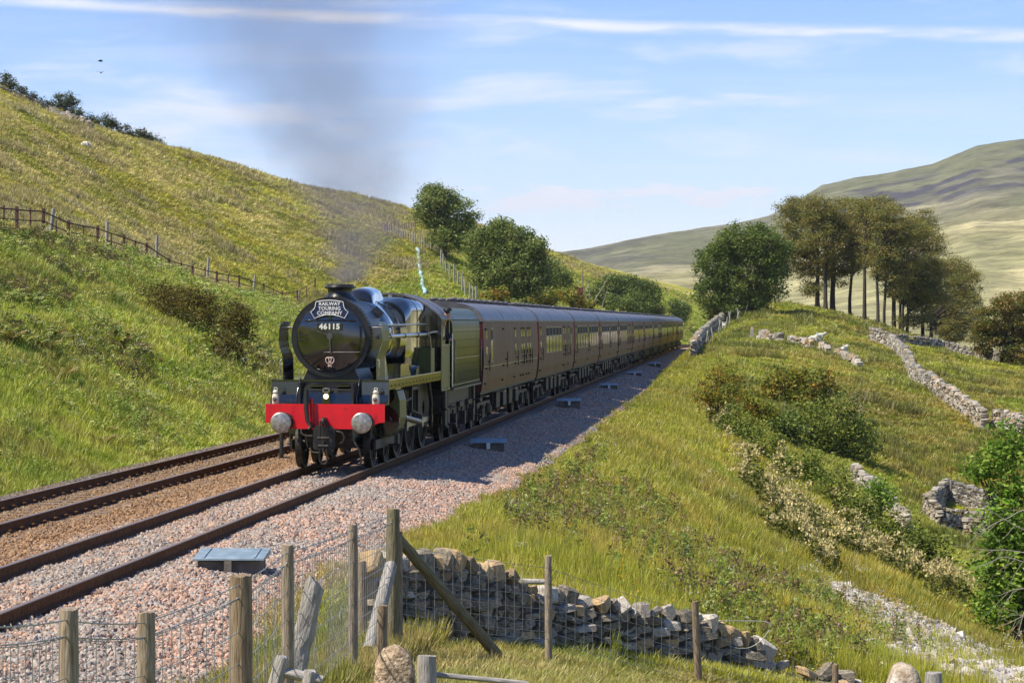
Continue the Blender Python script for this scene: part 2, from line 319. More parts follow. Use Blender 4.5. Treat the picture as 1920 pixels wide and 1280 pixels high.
def veg_color(X, Y):
    z = zone(X, Y); c = np.zeros((len(X), 3))
    a = fbm(X / 6, Y / 9, 4, 31); b = fbm(X / 1.6, Y / 2.4, 3, 41); w = fbm(X / 18, Y / 30, 4, 51)
    def mixn(i, cols, v):
        k = len(cols) - 1; t = np.clip((v - .28) / .44, 0, .999) * k; n = t.astype(int); f = (t - n)[:, None]; cc = np.array(cols)
        c[i] = cc[n] * (1 - f) + cc[n + 1] * f
    i = z == 0; mixn(i, [(.19, .26, .02), (.32, .41, .03), (.46, .49, .06), (.35, .34, .06), (.25, .36, .025)], (.55 * b + .45 * a)[i])
    i = z == 1; mixn(i, [(.23, .27, .035), (.42, .44, .035), (.56, .50, .06), (.34, .36, .05), (.64, .54, .22), (.47, .46, .05), (.28, .33, .04)], (.35 * a + .2 * b + .45 * w)[i])
    i = z == 2; mixn(i, [(.24, .28, .02), (.41, .40, .03), (.34, .345, .025), (.48, .39, .05), (.29, .335, .02)], (.5 * a + .5 * b)[i])
    i = z == 3; mixn(i, [(.22, .275, .022), (.38, .395, .03), (.31, .335, .028), (.45, .36, .06), (.28, .335, .026)], (.6 * a + .4 * b)[i])
    i = z == 4; mixn(i, [(.20, .25, .03), (.37, .32, .06), (.27, .29, .035), (.42, .34, .10)], b[i])
    i = z == 5
    if i.any():
        r = np.hypot(X, Y); ph = np.arctan2(X, Y); s = np.clip((r - 850) / 1750, 0, 1.2)
        st = fbm(ph * 26 + r / 260, r / 55, 5, 61); bg = fbm(ph * 14, r / 420, 4, 71)
        t = np.clip((st - .3) / .4, 0, 1); lo = lerp3((.33, .30, .13), (.64, .56, .29), t); hi = lerp3((.12, .12, .08), (.25, .235, .155), t)
        k = np.clip(sstep(.38, .72, s + (bg - .5) * .5), 0, 1); k = k[:, None]; g = (sstep(.52, .66, bg) * .5)[:, None]
        q = lo * (1 - k) + hi * k; q = q * (1 - g) + np.array((.21, .22, .09)) * g
        crag = sstep(.62, .70, s) * sstep(.93, .86, s) * sstep(.46, .56, fbm(ph * 60, r / 60, 4, 81)) * sstep(1500, 1620, px_of(np.clip(ph, -1, 1))) * .95
        q = q * (1 - crag[:, None]) + np.array((.09, .085, .10)) * crag[:, None]
        c[i] = q[i]
    return c
def build_ground():
    ph = np.concatenate([np.linspace(-math.pi, -.42, 60)[:-1], np.linspace(-.42, -.31, 40)[:-1], np.linspace(-.31, .135, 620)[:-1], np.linspace(.135, .24, 40)[:-1], np.linspace(.24, math.pi, 60)[:-1]])
    r = np.concatenate([[.01], np.geomspace(2, 840, 330), np.linspace(850, 2650, 150)[1:], np.geomspace(2700, 9000, 14)])
    A, B = np.meshgrid(ph, r); X = (B * np.sin(A)).ravel(); Y = (B * np.cos(A)).ravel()
    Z = H(X, Y); c = veg_color(X, Y) * .8
    n = len(ph); k = np.arange(len(r) - 1)[:, None] * n; j = np.arange(n)[None]
    f = np.stack([k + j, k + (j + 1) % n, k + n + (j + 1) % n, k + n + j], -1).reshape(-1, 4)
    m, nt, N, L = nodes('ground_turf'); out = N('ShaderNodeOutputMaterial'); b = N('ShaderNodeBsdfPrincipled'); L(b.outputs[0], out.inputs[0])
    at = N('ShaderNodeAttribute'); at.attribute_name = 'col'; tc = N('ShaderNodeTexCoord')
    n1 = N('ShaderNodeTexNoise'); L(tc.outputs['Object'], n1.inputs[0]); n1.inputs['Scale'].default_value = 1.7; n1.inputs['Detail'].default_value = 9; n1.inputs['Roughness'].default_value = .7
    rr = N('ShaderNodeMapRange'); L(n1.outputs[0], rr.inputs[0]); rr.inputs[1].default_value = .3; rr.inputs[2].default_value = .7; rr.inputs[3].default_value = .72; rr.inputs[4].default_value = 1.22
    mx = N('ShaderNodeMix'); mx.data_type = 'RGBA'; mx.blend_type = 'MULTIPLY'; mx.inputs[0].default_value = 1; L(at.outputs[0], mx.inputs[6]); L(rr.outputs[0], mx.inputs[7])
    mp = N('ShaderNodeMapping'); L(tc.outputs['Object'], mp.inputs[0]); mp.inputs['Scale'].default_value = (.05, .05, .09); mp.inputs['Rotation'].default_value = (0, 0, .35)
    n2 = N('ShaderNodeTexNoise'); L(mp.outputs[0], n2.inputs[0]); n2.inputs['Scale'].default_value = 1.; n2.inputs['Detail'].default_value = 12; n2.inputs['Roughness'].default_value = .72; n2.inputs['Distortion'].default_value = .5
    r2 = N('ShaderNodeMapRange'); L(n2.outputs[0], r2.inputs[0]); r2.inputs[1].default_value = .36; r2.inputs[2].default_value = .64; r2.inputs[3].default_value = .52; r2.inputs[4].default_value = 1.34
    m2 = N('ShaderNodeMix'); m2.data_type = 'RGBA'; m2.blend_type = 'MULTIPLY'; m2.inputs[0].default_value = 1; L(mx.outputs[2], m2.inputs[6]); L(r2.outputs[0], m2.inputs[7]); L(m2.outputs[2], b.inputs[0])
    b.inputs['Roughness'].default_value = .95; b.inputs['Specular IOR Level'].default_value = .1
    bp = N('ShaderNodeBump'); bp.inputs['Strength'].default_value = .5; bp.inputs['Distance'].default_value = .15; L(n1.outputs[0], bp.inputs['Height']); L(bp.outputs[0], b.inputs['Normal'])
    o = obj('ground', np_mesh('ground', np.stack([X, Y, Z], 1), f[:, ::-1], c, True), m, kind='structure', label='grassy valley sides with embankment, knoll and distant fell', cat='ground')
    return o
build_ground()
# ------------------------------------------------------------------ instancing of countless small things
PROTO = {}
def scatter(name, protos, P, rot, scl, col, pid, label):
    """one 'stuff' object whose points carry copies of a few prototype meshes"""
    n = len(P); me = bpy.data.meshes.new(name); me.vertices.add(n); me.vertices.foreach_set('co', np.asarray(P, np.float32).ravel())
    def attr(nm, t, key, d):
        a = me.attributes.new(nm, t, 'POINT'); a.data.foreach_set(key, np.ascontiguousarray(d).ravel())
    attr('rot', 'FLOAT_VECTOR', 'vector', np.asarray(rot, np.float32)); attr('scl', 'FLOAT_VECTOR', 'vector', np.asarray(scl, np.float32))
    attr('pid', 'INT', 'value', np.asarray(pid, np.int32)); c = np.ones((n, 4), np.float32); c[:, :3] = col; attr('col', 'FLOAT_COLOR', 'color', c)
    me.update(); o = obj(name, me, kind='stuff', label=label)
    cl = bpy.data.collections.new(name + '_pieces')
    for i, (pm, mm) in enumerate(protos):
        q = bpy.data.objects.new('%s_piece_%02d' % (name, i), pm); cl.objects.link(q)
        if not pm.materials: pm.materials.append(mm)
    g = bpy.data.node_groups.new(name + '_nodes', 'GeometryNodeTree'); N = g.nodes.new; L = g.links.new
    g.interface.new_socket('Geometry', in_out='INPUT', socket_type='NodeSocketGeometry'); g.interface.new_socket('Geometry', in_out='OUTPUT', socket_type='NodeSocketGeometry')
    gi = N('NodeGroupInput'); go = N('NodeGroupOutput'); ip = N('GeometryNodeInstanceOnPoints'); ci = N('GeometryNodeCollectionInfo')
    ci.inputs['Collection'].default_value = cl; ci.inputs['Separate Children'].default_value = True; ci.inputs['Reset Children'].default_value = True
    def na(nm, t):
        a = N('GeometryNodeInputNamedAttribute'); a.data_type = t; a.inputs['Name'].default_value = nm; return a.outputs['Attribute']
    L(gi.outputs[0], ip.inputs['Points']); L(ci.outputs[0], ip.inputs['Instance']); ip.inputs['Pick Instance'].default_value = True
    L(na('pid', 'INT'), ip.inputs['Instance Index']); L(na('rot', 'FLOAT_VECTOR'), ip.inputs['Rotation']); L(na('scl', 'FLOAT_VECTOR'), ip.inputs['Scale'])
    L(ip.outputs[0], go.inputs[0]); md = o.modifiers.new('instances', 'NODES'); md.node_group = g
    return o
def inst_mat(name, rough=.85, trans=0.):
    m, nt, N, L = nodes(name); out = N('ShaderNodeOutputMaterial'); b = N('ShaderNodeBsdfPrincipled'); L(b.outputs[0], out.inputs[0])
    at = N('ShaderNodeAttribute'); at.attribute_name = 'col'; at.attribute_type = 'INSTANCER'
    tc = N('ShaderNodeTexCoord'); n = N('ShaderNodeTexNoise'); L(tc.outputs['Object'], n.inputs[0]); n.inputs['Scale'].default_value = 2.5; n.inputs['Detail'].default_value = 4
    r = N('ShaderNodeMapRange'); L(n.outputs[0], r.inputs[0]); r.inputs[1].default_value = .3; r.inputs[2].default_value = .7; r.inputs[3].default_value = .75; r.inputs[4].default_value = 1.25
    mx = N('ShaderNodeMix'); mx.data_type = 'RGBA'; mx.blend_type = 'MULTIPLY'; mx.inputs[0].default_value = 1; L(at.outputs[0], mx.inputs[6]); L(r.outputs[0], mx.inputs[7]); L(mx.outputs[2], b.inputs[0])
    b.inputs['Roughness'].default_value = rough; b.inputs['Specular IOR Level'].default_value = .3; return m
def rock_mesh(name, seed, sub=1, flat=.75, angular=.28):
    r = random.Random(seed); bm = bmesh.new(); bmesh.ops.create_icosphere(bm, subdivisions=sub, radius=1)
    for v in bm.verts:
        k = 1 + r.uniform(-angular, angular); v.co = Vector((v.co.x * k, v.co.y * k, v.co.z * k * flat))
    me = bpy.data.meshes.new(name); bm.to_mesh(me); bm.free(); return me
def block_mesh(name, seed, j=.13):
    """a rough hewn block, about 1 x 1 x 1, chamfered unevenly"""
    r = random.Random(seed); bm = bmesh.new(); bmesh.ops.create_cube(bm, size=1)
    for v in bm.verts: v.co += Vector((r.uniform(-j, j), r.uniform(-j, j), r.uniform(-j, j)))
    bmesh.ops.bevel(bm, geom=bm.edges[:], offset=.15, segments=1, affect='EDGES')
    for v in bm.verts: v.co += Vector((r.uniform(-.03, .03), r.uniform(-.03, .03), r.uniform(-.03, .03)))
    me = bpy.data.meshes.new(name); bm.to_mesh(me); bm.free(); return me
# ------------------------------------------------------------------ track bed, ballast and rails
YS = np.concatenate([np.arange(2, 120, 2.), np.arange(120, 620, 6.)])
def bed_z(U):
    return np.interp(U, [-15.9, -14.3, -13.9, -11.1, -10.7, -10.3, -7.3, -6.6, -5.2, -4.9], [-.62, -.26, -.215, -.215, -.24, -.205, -.20, -.25, -.50, -.7])
def drop(Y): return np.interp(Y, [0, 330, 380, 430, 500, 650], [0, 0, -.25, -.5, -.9, -2.6])
def build_bed():
    us = np.array([-15.95, -15.5, -14.9, -14.3, -13.9, -13.2, -12.4, -11.7, -11.1, -10.7, -10.3, -9.6, -8.8, -8.1, -7.3, -6.6, -6.1, -5.6, -5.2, -4.85])
    U, Y = np.meshgrid(us, YS); X = U + xs(Y); Z = bed_z(U) + drop(Y) + (fbm(X * 3, Y * 3, 2, 4) - .5) * .05
    n = len(us); k = np.arange(len(YS) - 1)[:, None] * n; j = np.arange(n - 1)[None]
    f = np.stack([k + j, k + j + 1, k + n + j + 1, k + n + j], -1).reshape(-1, 4)
    c = ballast_col(U.ravel(), Y.ravel(), np.full(U.size, .5)) * .75
    m, nt, N, L = nodes('ballast'); out = N('ShaderNodeOutputMaterial'); b = N('ShaderNodeBsdfPrincipled'); L(b.outputs[0], out.inputs[0])
    at = N('ShaderNodeAttribute'); at.attribute_name = 'col'; tc = N('ShaderNodeTexCoord'); vo = N('ShaderNodeTexVoronoi'); vo.inputs['Scale'].default_value = 17; L(tc.outputs['Object'], vo.inputs['Vector'])
    hs = N('ShaderNodeSeparateColor'); L(vo.outputs['Color'], hs.inputs[0]); r = N('ShaderNodeMapRange'); L(hs.outputs[0], r.inputs[0]); r.inputs[3].default_value = .55; r.inputs[4].default_value = 1.5
    mx = N('ShaderNodeMix'); mx.data_type = 'RGBA'; mx.blend_type = 'MULTIPLY'; mx.inputs[0].default_value = 1; L(at.outputs[0], mx.inputs[6]); L(r.outputs[0], mx.inputs[7]); L(mx.outputs[2], b.inputs[0]); b.inputs['Roughness'].default_value = .9
    bp = N('ShaderNodeBump'); bp.inputs['Strength'].default_value = .9; bp.inputs['Distance'].default_value = .05; bp.invert = True; L(vo.outputs['Distance'], bp.inputs['Height']); L(bp.outputs[0], b.inputs['Normal'])
    obj('ballast_bed', np_mesh('ballast_bed', np.stack([X.ravel(), Y.ravel(), Z.ravel()], 1), f, c, False), m, kind='structure', label='broken stone ballast bed under both tracks')
def ballast_col(U, Y, q):
    U = U + (fbm(U * .9 + 3, Y * .35, 4, 95) - .5) * 1.5
    w = np.stack([np.interp(U, [-15.6, -14.4, -13.6, -12.6, -11.4, -10.2, -9.4, -8.9, -7.6, -6, -5], v) for v in
                  ([.15, .16, .23, .25, .29, .33, .41, .44, .46, .48, .46], [.125, .13, .15, .15, .17, .19, .27, .295, .30, .305, .29], [.10, .105, .085, .075, .085, .10, .195, .215, .22, .225, .20])], 1)  # right-hand stones coloured warmer to offset the cool shade of the train
    g = np.array((.31, .30, .28)); k = (q > .62)[:, None] * np.interp(U, [-10.6, -9.6], [.15, .8])[:, None]
    w = w * (1 - k) + g * k
    pat = sstep(.5, .62, fbm(U / .8, Y / 2.5, 3, 91)) * np.interp(U, [-10, -9], [0, .55])
    w = w * (1 - pat[:, None]) + np.array((.32, .30, .27)) * pat[:, None]
    return w * (.62 + .76 * ((q * 7.13) % 1))[:, None]
build_bed()
def build_stones():
    def samp(n, y0, y1, u0, u1, p):
        Y = y0 + (y1 - y0) * rng.random(n) ** p; U = u0 + (u1 - u0) * rng.random(n); return U, Y
    parts = [samp(190000, 21, 58, -15.7, -5.0, 1.15), samp(60000, 56, 90, -7.6, -5.0, 1.2), samp(26000, 56, 75, -15.6, -10.2, 1.), samp(34000, 88, 190, -7.4, -5.0, 1.5)]
    U = np.concatenate([p[0] for p in parts]); Y = np.concatenate([p[1] for p in parts])
    ph = np.arctan2(U, Y); k = (ph > -.31) & (ph < .13)
    for rx in (XC - .7525, XC + .7525, X2 - .7525, X2 + .7525): k &= np.abs(U - rx) > .085
    U, Y = U[k], Y[k]; n = len(U); q = rng.random(n)
    s = (.023 + .018 * rng.random(n)) * np.interp(Y, [22, 60, 100, 190], [1, 1.05, 1.4, 2.0])
    near = np.minimum.reduce([np.abs(U - r) for r in (XC - .7525, XC + .7525, X2 - .7525, X2 + .7525)])
    heap = .035 * np.exp(-((near - .75) / .35) ** 2) * (U > -10.2)
    P = np.stack([U, Y, bed_z(U) + (rng.random(n) - .35) * .035 + heap + (fbm(U * 2, Y * 2, 2, 6) - .5) * .06], 1)
    c = ballast_col(U, Y, q)
    m = inst_mat('ballast_stone'); pr = [(rock_mesh('ballast_stone_%d' % i, i, 1, .8, .3), m) for i in range(6)]
    scatter('ballast_stones', pr, P, rng.random((n, 3)) * 6.28, np.stack([s * 1.2, s, s * .9], 1), c, rng.integers(0, 6, n), 'loose pinkish grey and rusty ballast stones along the tracks')
build_stones()
M_RAIL = mat('rusty_rail', (.135, .066, .030), .9, 0, .35, 14, .1, spec=.15)
M_RTOP = mat('worn_rail_head', (.34, .25, .19), .42, .5, .25, 20)
M_SLP = mat('weathered_sleeper', (.20, .15, .11), .9, 0, .3, 6, .3)
def build_track(cx, label, sleepers):
    t = empty('railway_track', (cx, 20, 0), label=label, cat='railway track')
    prof = [(-.07, -.172), (.07, -.172), (.07, -.160), (.012, -.135), (.010, -.045), (.035, -.032), (.0355, -.012), (-.0355, -.012), (-.035, -.032), (-.010, -.045), (-.012, -.135), (-.07, -.160)]
    top = [(-.0352, -.0115), (.0352, -.0115), (.033, -.002), (.026, 0.), (-.026, 0.), (-.033, -.002)]
    for sx in (-1, 1):
        for nm, pf, mm in (('rail', prof, M_RAIL), ('rail_head', top, M_RTOP)):
            b = MB(); b.loft([[(sx * .7525 + p[0] + float(xs(y)), y - 20, p[1] + float(drop(y))) for p in pf] for y in YS], smooth=False)
            o = b.build(nm, mm, t)
            if nm == 'rail': base = o
            else: o.parent = base
    if sleepers:
        b = MB(); b.box(-1.28, 1.28, -.125, .125, -.14, .0); me = b.mesh('sleeper'); me.materials.append(M_SLP)
        for k in range(sleepers[0], sleepers[1]):
            o = obj('sleeper', me, None, t); y = 20 + k * .67; o.location = (random.uniform(-.015, .015), k * .67, -.178)
        c = MB()
        for k in range(sleepers[0], sleepers[1]):
            for sx in (-.7525, .7525):
                for d in (-1, 1):
                    x = sx + d * .115; c.tube([(x - .03, k * .67 - .05, -.18), (x, k * .67 - .045, -.125), (x + .03, k * .67, -.13), (x, k * .67 + .045, -.125), (x - .02, k * .67 + .05, -.18)], .02, 5)
        c.build('rail_clips', M_RAIL, t, kind='stuff')
    return t
build_track(XC, 'near railway track that the steam train runs on', None)
build_track(X2, 'empty far railway track at the foot of the left bank', (20, 130))
# ------------------------------------------------------------------ grass and herbs
M_GRASS = leaf_mat('grass_blades', 'INST', .32); M_PETAL = leaf_mat('cream_flowers', 'VERT', .25, gloss=.02)
def blades(name, seed, n=16, w=.035, lean=.45, spread=.5, segs=3, head=False):
    """tuft of curved tapering blades, unit height"""
    r = np.random.default_rng(seed); V_ = []; F_ = []; C_ = []
    for i in range(n):
        a = r.random() * 6.283; rad = spread * math.sqrt(r.random()); bx, by = rad * math.cos(a), rad * math.sin(a)
        a2 = a + r.normal() * .9; l = lean * (.3 + r.random()); h = .55 + .5 * r.random(); ww = w * (.7 + .6 * r.random()); tw = r.random() * 6.283
        sx, sy = math.cos(tw) * ww, math.sin(tw) * ww; base = len(V_); tone = .75 + .45 * r.random()
        for k in range(segs + 1):
            t = k / segs; wt = (1 - t) ** .7
            cx, cy, cz = bx + math.cos(a2) * l * t * t, by + math.sin(a2) * l * t * t, h * (t - .18 * l * t * t)
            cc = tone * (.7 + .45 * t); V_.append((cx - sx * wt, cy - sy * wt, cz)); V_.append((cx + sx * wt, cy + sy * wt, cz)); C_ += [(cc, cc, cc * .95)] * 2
        for k in range(segs): F_.append((base + 2 * k, base + 2 * k + 1, base + 2 * k + 3, base + 2 * k + 2))
    return np_mesh(name, V_, F_, np.array(C_))
def leafy(name, seed, n=40, size=.11, hgt=1., rad=.4, stems=5):
    """bushy herb: small leaves spread through an upright clump"""
    r = np.random.default_rng(seed); V_ = []; F_ = []; C_ = []
    for i in range(n):
        t = r.random() ** .8; a = r.random() * 6.283; q = rad * math.sqrt(r.random()) * (1 - .55 * t)
        c = np.array([q * math.cos(a), q * math.sin(a), hgt * t]); u = r.normal(size=3); u[2] = abs(u[2]) * .5; u /= np.linalg.norm(u)
        v = np.cross(u, r.normal(size=3)); v /= np.linalg.norm(v) + 1e-9; s = size * (.6 + .8 * r.random()); b = len(V_)
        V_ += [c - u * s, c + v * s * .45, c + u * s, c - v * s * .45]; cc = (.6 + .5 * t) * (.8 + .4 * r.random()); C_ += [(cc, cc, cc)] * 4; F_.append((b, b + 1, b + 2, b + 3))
    return np_mesh(name, V_, F_, np.array(C_))
def umbel(name, seed, col, n=46, size=.055, hgt=1., rad=.16, heads=4):
    """flower heads on stalks; the colour sits on the mesh"""
    r = np.random.default_rng(seed); V_ = []; F_ = []; C_ = []
    for h in range(heads):
        a = r.random() * 6.283; q = .3 * math.sqrt(r.random()); top = np.array([q * math.cos(a), q * math.sin(a), hgt * (.7 + .3 * r.random())]); b = len(V_)
        V_ += [(top[0] * .5 - .008, top[1] * .5, 0), (top[0] * .5 + .008, top[1] * .5, 0), (top[0] + .008, top[1], top[2]), (top[0] - .008, top[1], top[2])]; C_ += [(.16, .18, .05)] * 4; F_.append((b, b + 1, b + 2, b + 3))
        for i in range(n // heads):
            d = r.normal(size=3) * rad * .5; d[2] = abs(d[2]) * .9; c = top + d; u = r.normal(size=3); u /= np.linalg.norm(u); v = np.cross(u, r.normal(size=3)); v /= np.linalg.norm(v) + 1e-9
            s = size * (.6 + .8 * r.random()); b = len(V_); V_ += [c - u * s, c + v * s, c + u * s, c - v * s]; k = .75 + .4 * r.random(); C_ += [tuple(x * k for x in col)] * 4; F_.append((b, b + 1, b + 2, b + 3))
    return np_mesh(name, V_, F_, np.array(C_))
def fern(name, seed, n=9):
    r = np.random.default_rng(seed); V_ = []; F_ = []; C_ = []
    for i in range(n):
        a = i / n * 6.283 + r.random() * .5; L_ = .75 + .4 * r.random(); dx, dy = math.cos(a), math.sin(a)
        for k in range(9):
            t = (k + .5) / 9; p = np.array([dx * L_ * t * .8, dy * L_ * t * .8, L_ * (1.5 * t - .85 * t * t)]); w = .2 * (1 - t) ** .8 * (.6 + t)
            for sd in (-1, 1):
                b = len(V_); q = np.array([-dy * sd * w, dx * sd * w, -.05]); e = np.array([dx, dy, .6]) * .045
                V_ += [p - e, p + e, p + q + e * 1.3, p + q]; cc = .75 + .4 * r.random(); C_ += [(cc, cc, cc)] * 4; F_.append((b, b + 1, b + 2, b + 3))
    return np_mesh(name, V_, F_, np.array(C_))
def horizon_cull(P, slack=.35):
    """drop points well hidden behind nearer ground"""
    ph = np.arctan2(P[:, 0], P[:, 1]); r = np.hypot(P[:, 0], P[:, 1])
    pb = np.linspace(-.33, .15, 260); rb = np.geomspace(10, 700, 260); A, B = np.meshgrid(pb, rb, indexing='ij')
    e = (H(B * np.sin(A), B * np.cos(A), False) - .5 - CH) / B; e = np.maximum.accumulate(e, 1)
    i = np.clip(((ph + .33) / .48 * 259).astype(int), 0, 259); j = np.clip(np.searchsorted(rb, r * .97) - 1, 0, 259)
    return (P[:, 2] + .9 + slack - CH) / r > e[i, j]
def spots(n, r0=18., r1=520., p=1.):
    ph = -.315 + .45 * rng.random(n); r = r0 * (r1 / r0) ** (rng.random(n) ** p); X, Y = r * np.sin(ph), r * np.cos(ph); return X, Y, r
def off_bed(X, Y, a=-15.35, b=None):
    U = X - xs(Y); b = np.interp(Y, [20, 24, 28, 32, 36, 43, 50, 67], [-5.5, -5.6, -5.9, -6.2, -6.2, -5.8, -5.4, -5.2]) if b is None else b; e = (fbm(X * 1.3, Y * .8, 3, 14) - .5) * 1.1; return (U < a - .1 + e * .6) | (U > b + .25 + e)
def patch(X, Y, px, py, rx, ry):
    """soft mask of a patch of plants about a spot of the ground seen at a pixel"""
    c = on_ground(px, py); d = np.hypot((X - c.x) / rx, (Y - c.y) / ry); return sstep(1.25, .6, d + (fbm(X / 1.7, Y / 2.5, 3, 17) - .5) * .9)
SCREE = [(1670, 1150, 1.), (1712, 1175, 1.1), (1755, 1205, 1.2), (1795, 1235, 1.3), (1850, 1268, 1.4), (1900, 1300, 1.5)]
def scree_mask(X, Y):
    d = np.full(X.shape, 9.)
    for px, py, w in SCREE: c = on_ground(px, py); d = np.minimum(d, np.hypot((X - c.x) / (1.9 * w), (Y - c.y) / (5. * w)))
    return sstep(1.3, .75, d + (fbm(X / .9, Y / 1.5, 3, 78) - .5) * .9)
def build_grass():
    X, Y, r = spots(430000); k = off_bed(X, Y) & ((X < -7.7) | (X > np.interp(Y, [20, 30, 45, 60], [-5.1, -5.5, -5.3, -5.2])) | (Y > 70) | (rng.random(len(X)) < .3)) & ~((Y < 20.6) & (X > -3.1)) & (rng.random(len(X)) > .93 * scree_mask(X, Y)); X, Y, r = X[k], Y[k], r[k]; U = X - xs(Y); z = H(X, Y); z = np.where((U > -15.9) & (U < -4.9), np.maximum(z, bed_z(U) + drop(Y)), z); P = np.stack([X, Y, z - .03], 1)
    k = horizon_cull(P); X, Y, r, P = X[k], Y[k], r[k], P[k]; zn = zone(X, Y); n = len(X); c = veg_color(X, Y)
    t = rng.random(n); c = c * (.82 + .36 * rng.random(n))[:, None]
    U = X - xs(Y); fringe = (U > -7.6) & (U < np.interp(Y, [20, 40, 60], [-5.2, -5.6, -5.2])); c[fringe] = c[fringe] * .4 + np.array((.45, .33, .13)) * .6
    c = c * (.60 + .80 * fbm(X / 7, Y / 14, 4, 15))[:, None]; straw = (rng.random(n) < np.select([zn == 1, zn == 2, zn == 4, zn == 0], [.30, .17, .35, .10], .12)); c[straw] = c[straw] * .35 + np.array((.40, .31, .12)) * .65
    hz = np.select([zn == 0, zn == 1, zn == 2, zn == 4], [.38, .27, .44, .40], .28); hz = hz * (.55 + .8 * rng.random(n)) * (.6 + .8 * fbm(X / 3, Y / 4, 3, 12))
    U = X - xs(Y); edge = np.minimum(np.abs(U + 5.1), np.abs(U + 15.4)); bn = np.interp(Y, [20, 28, 36, 50, 67], [-5.5, -5.9, -6.2, -5.4, -5.2]); hz = hz * np.where((U > -8) & (Y < 110), np.interp(U - bn, [0, .8, 2.2], [.45, .6, 1]), np.interp(edge, [0, 1.5], [.55, 1])); hz = np.where((X > -1.5) & (X < 3.5) & (Y > 27) & (Y < 34), hz * .5, hz)
    sxy = np.clip(.0042 * r, .20, 1.3) * (.7 + .6 * rng.random(n)); hz = np.maximum(hz, sxy * .26); hz = np.where((zn == 4) & (X > -3.4), hz * np.interp(Y, [20, 24, 30, 33], [.55, .5, .45, .7]), hz)
    rush = (zn == 3) & (fbm(X / 2.1, Y / 3.5, 3, 19) > .66); c[rush] = c[rush] * .55 + np.array((.10, .11, .03)) * .45; hz[rush] *= 2.0
    ru1 = (zn == 1) & (fbm(X / 2.6, Y / 6, 3, 23) > .63); c[ru1] = c[ru1] * .4 + np.array((.34, .28, .15)) * .6; hz[ru1] *= 2.1
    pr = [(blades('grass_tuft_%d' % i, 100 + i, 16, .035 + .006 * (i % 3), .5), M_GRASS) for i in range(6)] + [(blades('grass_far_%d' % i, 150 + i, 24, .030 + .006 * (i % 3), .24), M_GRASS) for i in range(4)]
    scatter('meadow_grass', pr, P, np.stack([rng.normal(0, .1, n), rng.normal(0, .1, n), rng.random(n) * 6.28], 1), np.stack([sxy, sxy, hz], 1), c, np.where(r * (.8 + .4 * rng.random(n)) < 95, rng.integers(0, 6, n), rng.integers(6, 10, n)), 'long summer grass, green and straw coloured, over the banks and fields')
def build_herbs():
    # leafy herbs: lush on the left bank, brown dock and willowherb on the near embankment
    X, Y, r = spots(120000, 30, 300); k = off_bed(X, Y, -16., -4.6); X, Y, r = X[k], Y[k], r[k]; zn = zone(X, Y); n = len(X)
    w = np.where(zn == 0, .34 * sstep(.46, .62, fbm(X / 2.5, Y / 4, 3, 27)), 0.)
    brown = np.zeros(n)
    for a in ((1000, 940, 2.2, 9), (1130, 1010, 1.8, 9), (1260, 1080, 2.2, 9), (930, 1000, 1.2, 7), (1420, 1130, 2.4, 8), (1060, 880, .8, 8), (1200, 950, 1., 6), (1470, 1220, 1.6, 6)): brown = np.maximum(brown, patch(X, Y, *a))
    dark = np.zeros(n)
    for a in ((90, 650, 1.3, 6), (60, 560, .9, 5), (110, 475, 1.0, 6), (130, 520, 1., 4), (200, 500, .8, 4), (250, 690, .9, 4), (450, 690, 1., 4)): dark = np.maximum(dark, patch(X, Y, *a) * (zn == 0))
    sc = patch(X, Y, 1560, 1060, 2.5, 20) * 0
    w = np.maximum(w, np.maximum(brown * .28 * sstep(.34, .56, fbm(X / .9, Y / 1.6, 3, 29)), dark * .5)); k = rng.random(n) < w
    X, Y, r, zn, brown, dark = X[k], Y[k], r[k], zn[k], brown[k], dark[k]; n = len(X); P = np.stack([X, Y, H(X, Y) - .02], 1); c = np.empty((n, 3))
    pal = np.array([(.20, .31, .03), (.30, .39, .05), (.42, .45, .10), (.16, .24, .03), (.33, .31, .09)]); c[:] = pal[rng.integers(0, 5, n)]
    pb = np.array([(.17, .115, .04), (.22, .14, .06), (.16, .16, .035), (.26, .18, .07), (.22, .24, .04), (.27, .31, .04), (.24, .27, .05), (.25, .33, .04), (.21, .29, .035)]); b = brown > .3; c[b] = pb[rng.integers(0, 9, b.sum())]
    pd = np.array([(.09, .12, .02), (.15, .15, .03), (.17, .12, .035)]); b = dark > .3; c[b] = pd[rng.integers(0, 3, b.sum())]
    sxy = np.clip(.008 * r, .4, 1.2) * (.7 + .6 * rng.random(n)); hz = (.30 + .4 * rng.random(n)) * np.clip(r / 90, .75, 1.2) * np.where(brown > .3, 1.45, 1)
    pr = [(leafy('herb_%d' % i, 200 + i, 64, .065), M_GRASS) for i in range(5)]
    scatter('leafy_herbs', pr, P, np.stack([np.zeros(n), np.zeros(n), rng.random(n) * 6.28], 1), np.stack([sxy, sxy, hz], 1), c, rng.integers(0, 5, n), 'mixed leafy herbs, brown seeding dock and willowherb among the grass')
